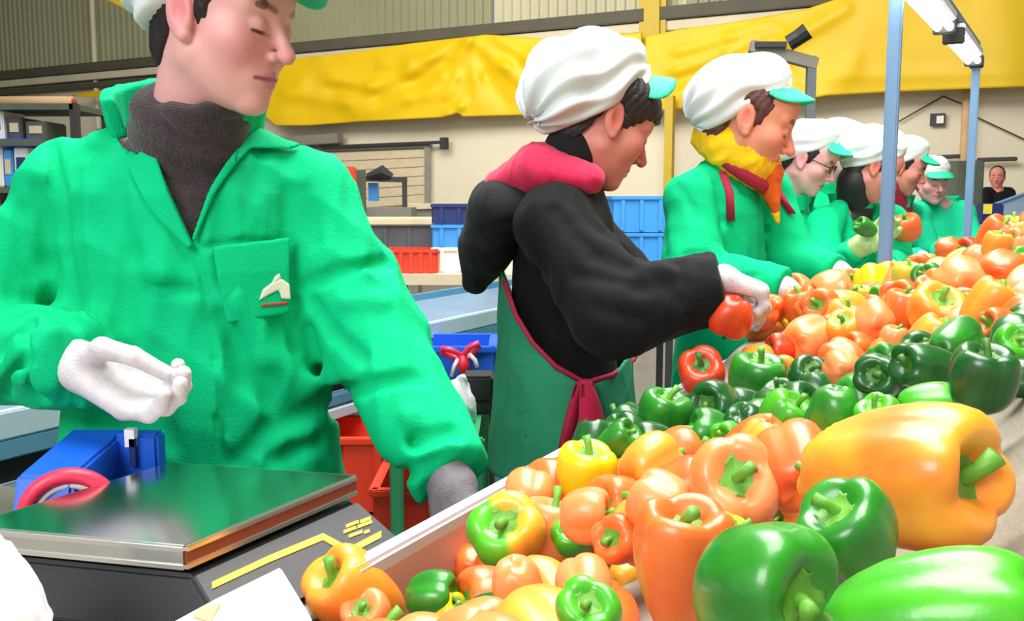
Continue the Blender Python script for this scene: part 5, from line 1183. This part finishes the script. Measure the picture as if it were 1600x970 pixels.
# ------------------------------------------------------------------ far side of the hall
def tarp_sheet(name, label, top, bot, fl_, off=.5, nu=170, nv=44):
    u0, u1 = top[0][0], top[-1][0]; us = np.linspace(u0, u1, nu); tv = np.interp(us, *zip(*top)); bv = np.interp(us, *zip(*bot)); g = []
    for i, u in enumerate(us):
        row = []
        for f in np.linspace(0, 1, nv):
            v = tv[i] + (bv[i] - tv[i]) * f; o = off + .05 * math.sin(u / 47) * f
            for path, w_, dp in fl_:
                for (ax, ay), (bx, by) in zip(path[:-1], path[1:]):
                    ex, ey = bx - ax, by - ay; t = min(1, max(0, ((u - ax) * ex + (v - ay) * ey) / (ex * ex + ey * ey))); dd = math.hypot(u - ax - ex * t, v - ay - ey * t)
                    o += dp * math.exp(-(dd / w_ / 1.5) ** 2) * .5 * (1 - .3 * t)
            row.append(wallpt(u, v, o))
        g.append(row)
    o = MB().sheet(g, DT * .03).build(name, M['tarp'], None, smooth=True); p = np.array([v.co for v in o.data.vertices]).mean(0)
    for v in o.data.vertices: v.co = Vector(np.array(v.co) - p)
    o.location = p; return tag(o, label, 'tarp')
sw = lambda *p: list(p)
tarp_sheet('yellow_tarp', 'yellow tarp draped in swags on the wall left of the white cap', [(380, 112), (450, 92), (530, 84), (640, 68), (760, 54), (850, 60), (1002, 51)], [(380, 150), (430, 196), (480, 196), (560, 190), (690, 183), (716, 176), (722, 182), (830, 179), (1002, 172)],
    [(sw((520, 125), (580, 136), (640, 112), (680, 92)), 9, .13), (sw((520, 140), (590, 150), (650, 128), (690, 100)), 9, -.10), (sw((450, 145), (540, 158), (620, 140)), 9, .10), (sw((560, 176), (640, 152), (700, 140)), 10, .10), (sw((600, 100), (640, 96), (690, 84)), 7, .08),
     (sw((732, 62), (690, 118), (664, 148)), 7, .11), (sw((732, 62), (712, 120), (700, 150)), 6, .08), (sw((736, 62), (744, 120), (746, 160)), 8, .08), (sw((738, 62), (790, 104), (826, 140)), 8, .14), (sw((738, 60), (760, 120), (790, 160)), 8, -.09), (sw((780, 62), (830, 92), (880, 120)), 9, .13), (sw((716, 60), (670, 90)), 7, .09),
     (sw((700, 178), (720, 166), (724, 158)), 5, .10), (sw((500, 90), (470, 130), (440, 180)), 10, .06), (sw((700, 100), (640, 170)), 8, -.06)])
tarp_sheet('yellow_tarp', 'yellow tarp hung on the wall behind the posts at the right', [(1008, 58), (1060, 46), (1150, 34), (1260, 14), (1320, -6), (1480, -24), (1680, -40)], [(1008, 175), (1060, 170), (1180, 162), (1276, 152), (1290, 149), (1400, 143), (1680, 132)],
    [(sw((1052, 150), (1150, 108), (1230, 66), (1320, 14)), 9, .14), (sw((1060, 112), (1140, 84), (1220, 48)), 8, .11), (sw((1050, 128), (1130, 100), (1210, 60)), 8, -.09), (sw((1060, 168), (1180, 130), (1240, 90)), 8, .10), (sw((1060, 80), (1140, 58), (1200, 38)), 7, .08), (sw((1290, 148), (1330, 100), (1350, 40)), 14, .06), (sw((1385, 0), (1380, 140)), 18, .05), (sw((1300, 120), (1600, 112)), 8, .04), (sw((1560, -20), (1580, 130)), 24, .06)])
tarp_sheet('yellow_tarp', 'small wedge of yellow tarp above the first woman\'s left shoulder in view', [(112, 148), (150, 142), (250, 132)], [(112, 150), (150, 152), (250, 150)], [(sw((130, 148), (200, 140)), 5, .05)], nu=30, nv=8)
def wbar(name, label, cat, a, b, w_, off, m, bevel=.01):
    p, q = wallpt(*a, off), wallpt(*b, off); o = thing(name, label, cat, (p + q) / 2); MB().bar(p, q, w_, w_).build('bar', M[m], o, bevel=bevel); return o
pc = wallpt(1020, 20, .28); yc = thing('yellow_hanger', 'yellow steel hanger above the join of the two large tarps', 'hanger', (pc[0], pc[1], 3.3)); MB().bar((pc[0], pc[1], 3.3), (pc[0], pc[1], ZC - .02), .22, .10, DT).build('web', M['yellow_steel'], yc)
for s in (-1, 1): q = pc + DW * .11 * s; MB().bar((q[0], q[1], 3.3), (q[0], q[1], ZC - .02), .02, .16, DW).build('flange', M['yellow_steel'], yc)
pc = wallpt(1046, 220, .7); yp = thing('yellow_post', 'slim yellow post in front of the face under the first white cap', 'post', (pc[0], pc[1], 0)); MB().bar((pc[0], pc[1], 0), (pc[0], pc[1], wallpt(1046, 150, .7)[2]), .11, .11, DT).build('post', M['yellow_steel'], yp); MB().box((pc[0], pc[1], .01), (.3, .3, .02)).build('base_plate', M['yellow_steel'], yp)
br = thing('yellow_brace', 'yellow diagonal brace at the top left behind the cap', 'beam', at(200, 5, 6)); MB().bar(at(60, -70, 6.2), at(300, 52, 5.8), .06, .105).build('beam', M['yellow_steel'], br, bevel=.006)
pc = wallpt(147, 70, .12); MB().tube([(pc[0], pc[1], 2.6), (pc[0], pc[1], ZC - .1)], .05, 8).build('pipe', M['beam_light']); cpipe = COL.objects[-1] if False else bpy.data.objects['pipe']; tag(cpipe, 'pale vertical pipe on the ribbed wall at the upper left', 'pipe')
# door and its rail on the wall, middle
d1 = MB(); p00, p10, p11, p01 = wallpt(470, 334, .06), wallpt(672, 318, .06), wallpt(672, 232, .06), wallpt(470, 240, .06)
d1.sheet([[p00, p10], [p01, p11]], DT * .05); do = struct(d1.build('door_1', M['beige']))
for k in range(6):
    t = k / 6; a = p00 * (1 - t) + p01 * t - DT * .012; b = p10 * (1 - t) + p11 * t - DT * .012; MB().bar(a + [0, 0, .08], b + [0, 0, .08], .03, .16 * .85).build('panel', M['beige'], do, bevel=.006)
for a, b in (((470, 233), (672, 226)), ((668, 228), (668, 322))): MB().bar(wallpt(*a, .10), wallpt(*b, .10), .09, .09).build('frame', M['grey'], do)
wbar('sliding_rail', 'dark rail above the pale door, ending in a bracket', 'rail', (500, 230), (696, 222), .05, .2, 'dark_metal')
MB().box(wallpt(694, 224, .2), (.1, .1, .18), (DW, DT, (0, 0, 1))).build('bracket', M['dark_metal'], bpy.data.objects['sliding_rail'])
wbar('duct', 'grey duct box on the wall beside the first woman\'s shoulder', 'duct', (440, 222), (532, 216), .16, .25, 'grey')
# right-hand wall fittings
pc = wallpt(1508, 220, .12); o = thing('downpipe', 'beige downpipe on the wall between the two posts', 'pipe', (pc[0], pc[1], 0)); MB().tube([(pc[0], pc[1], 0), (pc[0], pc[1], 3.4)], .055, 10).build('pipe_run', M['cardboard'], o, smooth=True)
for a, b, lab in (((1404, 190), (1474, 150), 'thin cable rising to the right of the near post'), ((1474, 150), (1502, 162), 'short cable sloping down to the downpipe'), ((1528, 184), (1640, 236), 'thin cable sloping down at the right edge')):
    p, q = wallpt(*a, .06), wallpt(*b, .06); o = thing('cable', lab, 'cable', (p + q) / 2); MB().tube([p, q], .009, 6).build('strand', M['dark_metal'], o)
pc = wallpt(1465, 187, .06); o = thing('wall_sign', 'small dark-framed sign on the wall', 'sign', pc); MB().box(pc, (.17, .03, .15), (DW, DT, (0, 0, 1))).build('frame', M['dark_metal'], o); MB().box(pc - DT * .018 + DW * .03, (.08, .01, .09), (DW, DT, (0, 0, 1))).build('face', M['white'], o)
for a, b, lab in (((1456, 246), (1500, 244), 'short dark rail on the wall behind the last cap'), ((1526, 250), (1590, 248), 'dark rail on the wall above the distant person')): wbar('wall_rail', lab, 'rail', a, b, .05, .15, 'dark_metal')
# inspection gantry behind the third cap
Yg = 6.2; pg = at(1268, 200, Yg); gn = thing('inspection_gantry', 'grey metal gantry with a dark lamp head behind the second white cap', 'gantry', (pg[0], pg[1], 0))
MB().bar((pg[0], pg[1], 0), at(1268, 88, Yg), .055, .055).build('post', M['frame_grey'], gn, bevel=.004); MB().bar(at(1276, 100, Yg), at(1172, 72, Yg), .06, .075).build('arm', M['grey'], gn, bevel=.004)
MB().bar(at(1180, 70, Yg - .04), at(1228, 70, Yg - .04), .05, .035).build('bracket', M['dark_metal'], gn); MB().tube([at(1232, 68, Yg - .02), at(1248, 58, Yg - .04), at(1262, 48, Yg - .06)], [.05, .05, .055], 10).build('lamp_head', M['black'], gn); MB().box((pg[0], pg[1], .01), (.2, .2, .02)).build('base_plate', M['frame_grey'], gn)
# cabinet and rising conveyor, far right
pk = at(1503, 300, 8.2); o = thing('cabinet', 'olive grey cabinet behind the woman at the far end', 'cabinet', (pk[0], pk[1], 0)); zt = at(1503, 252, 8.2)[2]
MB().box((pk[0], pk[1], zt / 2), (.22, .3, zt)).build('carcass', M['olive_box'], o, bevel=.01); MB().box((pk[0] - .0, pk[1] - .156, zt * .55), (.18, .012, zt * .8)).build('door', M['olive_box'], o); MB().box((pk[0] + .06, pk[1] - .168, zt * .6), (.015, .02, .1)).build('handle', M['black'], o)
ic = thing('incline_conveyor', 'blue-grey inclined conveyor at the right beyond the peppers', 'conveyor', (at(1580, 350, 6.8)[0], 6.8, 0))
a, b = at(1522, 372, 6.4), at(1690, 306, 7.2); MB().bar(a, b, .7, .05).build('belt', M['blue_belt'], ic)
for s in (-1, 1):
    o_ = np.array([-(b - a)[1], (b - a)[0], 0]); o_ = nrm(o_) * .37 * s; MB().bar(a + o_, b + o_, .04, .09).build('side_rail', M['galv'], ic)
    for t in (.1, .9): q = a + o_ + (b - a) * t; MB().bar((q[0], q[1], 0), q, .05, .05).build('leg', M['frame_grey'], ic)
pk = at(1546, 334, 5.95); o = thing('control_box', 'purple-blue control box with a yellow tag at the far right', 'box', (pk[0], pk[1], 0)); MB().box(pk, (.13, .1, .13)).build('housing', M['navy'], o, bevel=.01); MB().box(pk + np.array([-.04, -.055, .03]), (.05, .01, .06)).build('tag', M['yellow_tag'], o); MB().bar((pk[0], pk[1], 0), pk, .04, .04).build('post', M['dark_metal'], o)
# middle distance between the first two women
pk = at(628, 378, 5.2); zt = at(628, 342, 5.2)[2]; zb = at(628, 412, 5.2)[2]
tb2 = thing('packing_table', 'beige packing table in the background behind the orange basket', 'table', (pk[0] + .1, 5.0, 0)); MB().box((pk[0] + .1, 5.0, zb - .03), (1.0, .95, .05)).build('table_top', M['beige'], tb2)
for i in (-1, 1):
    for j in (-1, 1): MB().bar((pk[0] + .1 + .44 * i, 5.0 + .42 * j, 0), (pk[0] + .1 + .44 * i, 5.0 + .42 * j, zb - .05), .05, .05).build('leg', M['frame_grey'], tb2)
bn = crate('storage_bin', 'large dark grey ribbed bin with a pale rim on the packing table', 'bin', (pk[0], 5.2, zb), .50, .4, zt - zb - .02, M['bin_grey'], ribs=4, axes=(Xc, Yc_))
MB().box((pk[0], 5.2, zt - .01), (.54, .44, .035)).build('pale_lid', M['beige'], bn, bevel=.006)
pk = at(646, 428, 4.68); zb2 = zb
crate('orange_basket', 'orange-red plastic basket in front of the dark bin', 'basket', (pk[0], 4.68, zb - .005), .235, .2, .115, M['red_plastic'], ribs=5, axes=(Xc, Yc_))
pk = at(700, 400, 4.75)
for k, (m, lab, hh) in enumerate((('white', 'white crate at the bottom of the small stack by the hood', .12), ('blue_light', 'light blue crate in the middle of the small stack by the hood', .11), ('navy', 'navy crate on top of the small stack by the hood', .10))):
    crate('stack_crate', lab, 'crate', (pk[0] + .02, 4.75, zb - .005 + sum((.12, .11)[:k])), .17, .2, hh, M[m], 'small crates stacked behind the hood', ribs=2, axes=(Xc, Yc_))
Ym = 7.4; mf = thing('packing_machine', 'dark tubular machine frame against the pale door', 'machine', (at(600, 330, Ym)[0], Ym, 0))
for u in (566, 632): MB().bar((at(u, 300, Ym)[0], Ym, 0), at(u, 278, Ym), .035, .035).build('upright', M['dark_metal'], mf)
MB().bar(at(562, 279, Ym), at(636, 281, Ym), .04, .04).build('crossbar', M['dark_metal'], mf); MB().tube([at(574, 277, Ym), at(598, 270, Ym), at(612, 277, Ym)], [.03, .06, .03], 8).build('motor', M['black'], mf)
MB().box(at(584, 300, Ym + .1), (.07, .1, .14)).build('control_panel', M['blue_light'], mf); MB().box(at(604, 332, Ym), (.42, .4, .08)).build('bed', M['grey'], mf)
pk = at(539, 283, 6.8); o = thing('red_cabinet', 'red cabinet on a post beside the first woman\'s shoulder', 'cabinet', (pk[0], pk[1], 0)); MB().box(pk, (.15, .14, .2)).build('housing', M['red_plastic'], o, bevel=.01); MB().box(pk - np.array([0, .075, 0]), (.11, .012, .15)).build('door', M['red_plastic'], o); MB().bar((pk[0], pk[1], 0), pk - np.array([0, 0, .1]), .06, .06).build('post', M['dark_metal'], o)
pk = at(564, 300, 7.0); o = thing('dark_post', 'dark upright between the red cabinet and the machine frame', 'post', (pk[0], pk[1], 0)); MB().bar((pk[0], pk[1], 0), at(564, 266, 7.0), .06, .06).build('upright', M['olive_box'], o); MB().box((pk[0], pk[1], .01), (.15, .15, .02)).build('base_plate', M['olive_box'], o)
pk = at(700, 330, 8.4); o = thing('work_bench', 'long grey bench against the wall left of the hood', 'bench', (pk[0], pk[1], 0)); zt = at(700, 318, 8.4)[2]
MB().box((pk[0] + .1, pk[1], zt - .02), (.9, .5, .04)).build('bench_top', M['beige'], o); MB().box((pk[0] + .1, pk[1], zt - .12), (.84, .44, .14)).build('apron_panel', M['grey'], o)
for i in (-1, 1): MB().box((pk[0] + .1 + .38 * i, pk[1], (zt - .19) / 2), (.06, .4, zt - .19)).build('leg', M['grey'], o)
# light blue crates between the hooded woman and the scarf wearer
pk = at(996, 330, 4.6)
st2 = thing('crate_trolley', 'dark trolley under the light blue crates', 'trolley', (pk[0], pk[1], 0)); MB().box((pk[0], pk[1], .75), (.34, .34, .03)).build('deck', M['dark_metal'], st2)
for i in (-1, 1):
    for j in (-1, 1): MB().bar((pk[0] + .14 * i, pk[1] + .14 * j, 0), (pk[0] + .14 * i, pk[1] + .14 * j, .74), .03, .03).build('leg', M['dark_metal'], st2)
for k in range(3): crate('blue_crate', ['light blue crate lowest of three between the hood and the scarf wearer', 'light blue crate in the middle of three by the scarf wearer', 'light blue crate topmost of three by the scarf wearer'][k], 'crate', (pk[0], pk[1], .765 + .17 * k), .26, .3, .165, M['blue_light'], 'light blue crates on the trolley', ribs=3, axes=(Xc, Yc_))
# storage rack, left edge
Yr = 6.5; xr0, xr1 = at(-60, 200, Yr)[0], at(118, 200, Yr)[0]; rk = thing('storage_rack', 'storage rack with mixed boxes at the left edge', 'rack', ((xr0 + xr1) / 2, Yr + .25, 0))
ztop = at(50, 162, Yr)[2]
for x in (xr0, xr1):
    for y in (Yr, Yr + .5): MB().bar((x, y, 0), (x, y, ztop), .05, .05).build('upright', M['dark_metal'], rk)
shz = [at(50, v, Yr)[2] for v in (292, 218)] + [ztop]
for z in shz + [.5]: MB().box(((xr0 + xr1) / 2, Yr + .25, z - .02), (xr1 - xr0, .55, .04)).build('shelf', M['olive_box'], rk)
for k, (u0, u1, v0, vs, m, lab) in enumerate(((-2, 22, 176, 1, 'white', 'white box on the upper rack shelf at the left edge'), (28, 50, 186, 1, 'bin_grey', 'grey box on the upper rack shelf beside the white one'), (56, 88, 192, 1, 'olive_box', 'olive box on the upper rack shelf, nearest the shoulder'), (-6, 20, 228, 0, 'white', 'white carton with a yellow panel on the lower rack shelf'), (22, 36, 236, 0, 'blue_light', 'narrow light blue carton on the lower rack shelf'), (38, 60, 232, 0, 'white', 'small white carton nearest the sleeve on the lower rack shelf'))):
    p, q = at(u0, v0, Yr + .2), at(u1, v0, Yr + .2); z0 = shz[vs]; hh = p[2] - z0; o = thing('carton', lab, 'box', ((p[0] + q[0]) / 2, Yr + .2, z0)); MB().box(((p[0] + q[0]) / 2, Yr + .2, z0 + hh / 2), (q[0] - p[0], .3, hh)).build('carton_body', M[m], o, bevel=.008)
    MB().box(((p[0] + q[0]) / 2, Yr + .046, z0 + hh * .55), ((q[0] - p[0]) * .6, .008, hh * .4)).build('label_panel', M['yellow_tag' if k == 3 else ('navy' if k in (0, 5) else 'beige')], o)
q = at(30, 212, Yr); o = thing('blue_tray', 'flat blue tray lying on the rack at the left edge', 'tray', (q[0], Yr + .22, shz[1])); MB().box((q[0] - .02, Yr - .005, shz[1] - .02), (.34, .03, .05)).build('lip', M['blue'], o); MB().box((q[0] - .02, Yr + .1, shz[1] - .0), (.34, .2, .012)).build('tray_base', M['blue'], o)
o = thing('orange_roll', 'orange-brown rolled sheet on top of the rack', 'roll', (at(60, 172, Yr)[0], Yr + .2, ztop)); MB().tube([(xr0 + .05, Yr + .2, ztop + .035), (xr1 - .1, Yr + .2, ztop + .035)], .034, 12).build('roll', M['cardboard'], o, smooth=True); MB().tube([(xr1 - .11, Yr + .2, ztop + .035), (xr1 - .08, Yr + .2, ztop + .035)], .02, 10).build('core', M['red_mark'], o, smooth=True)
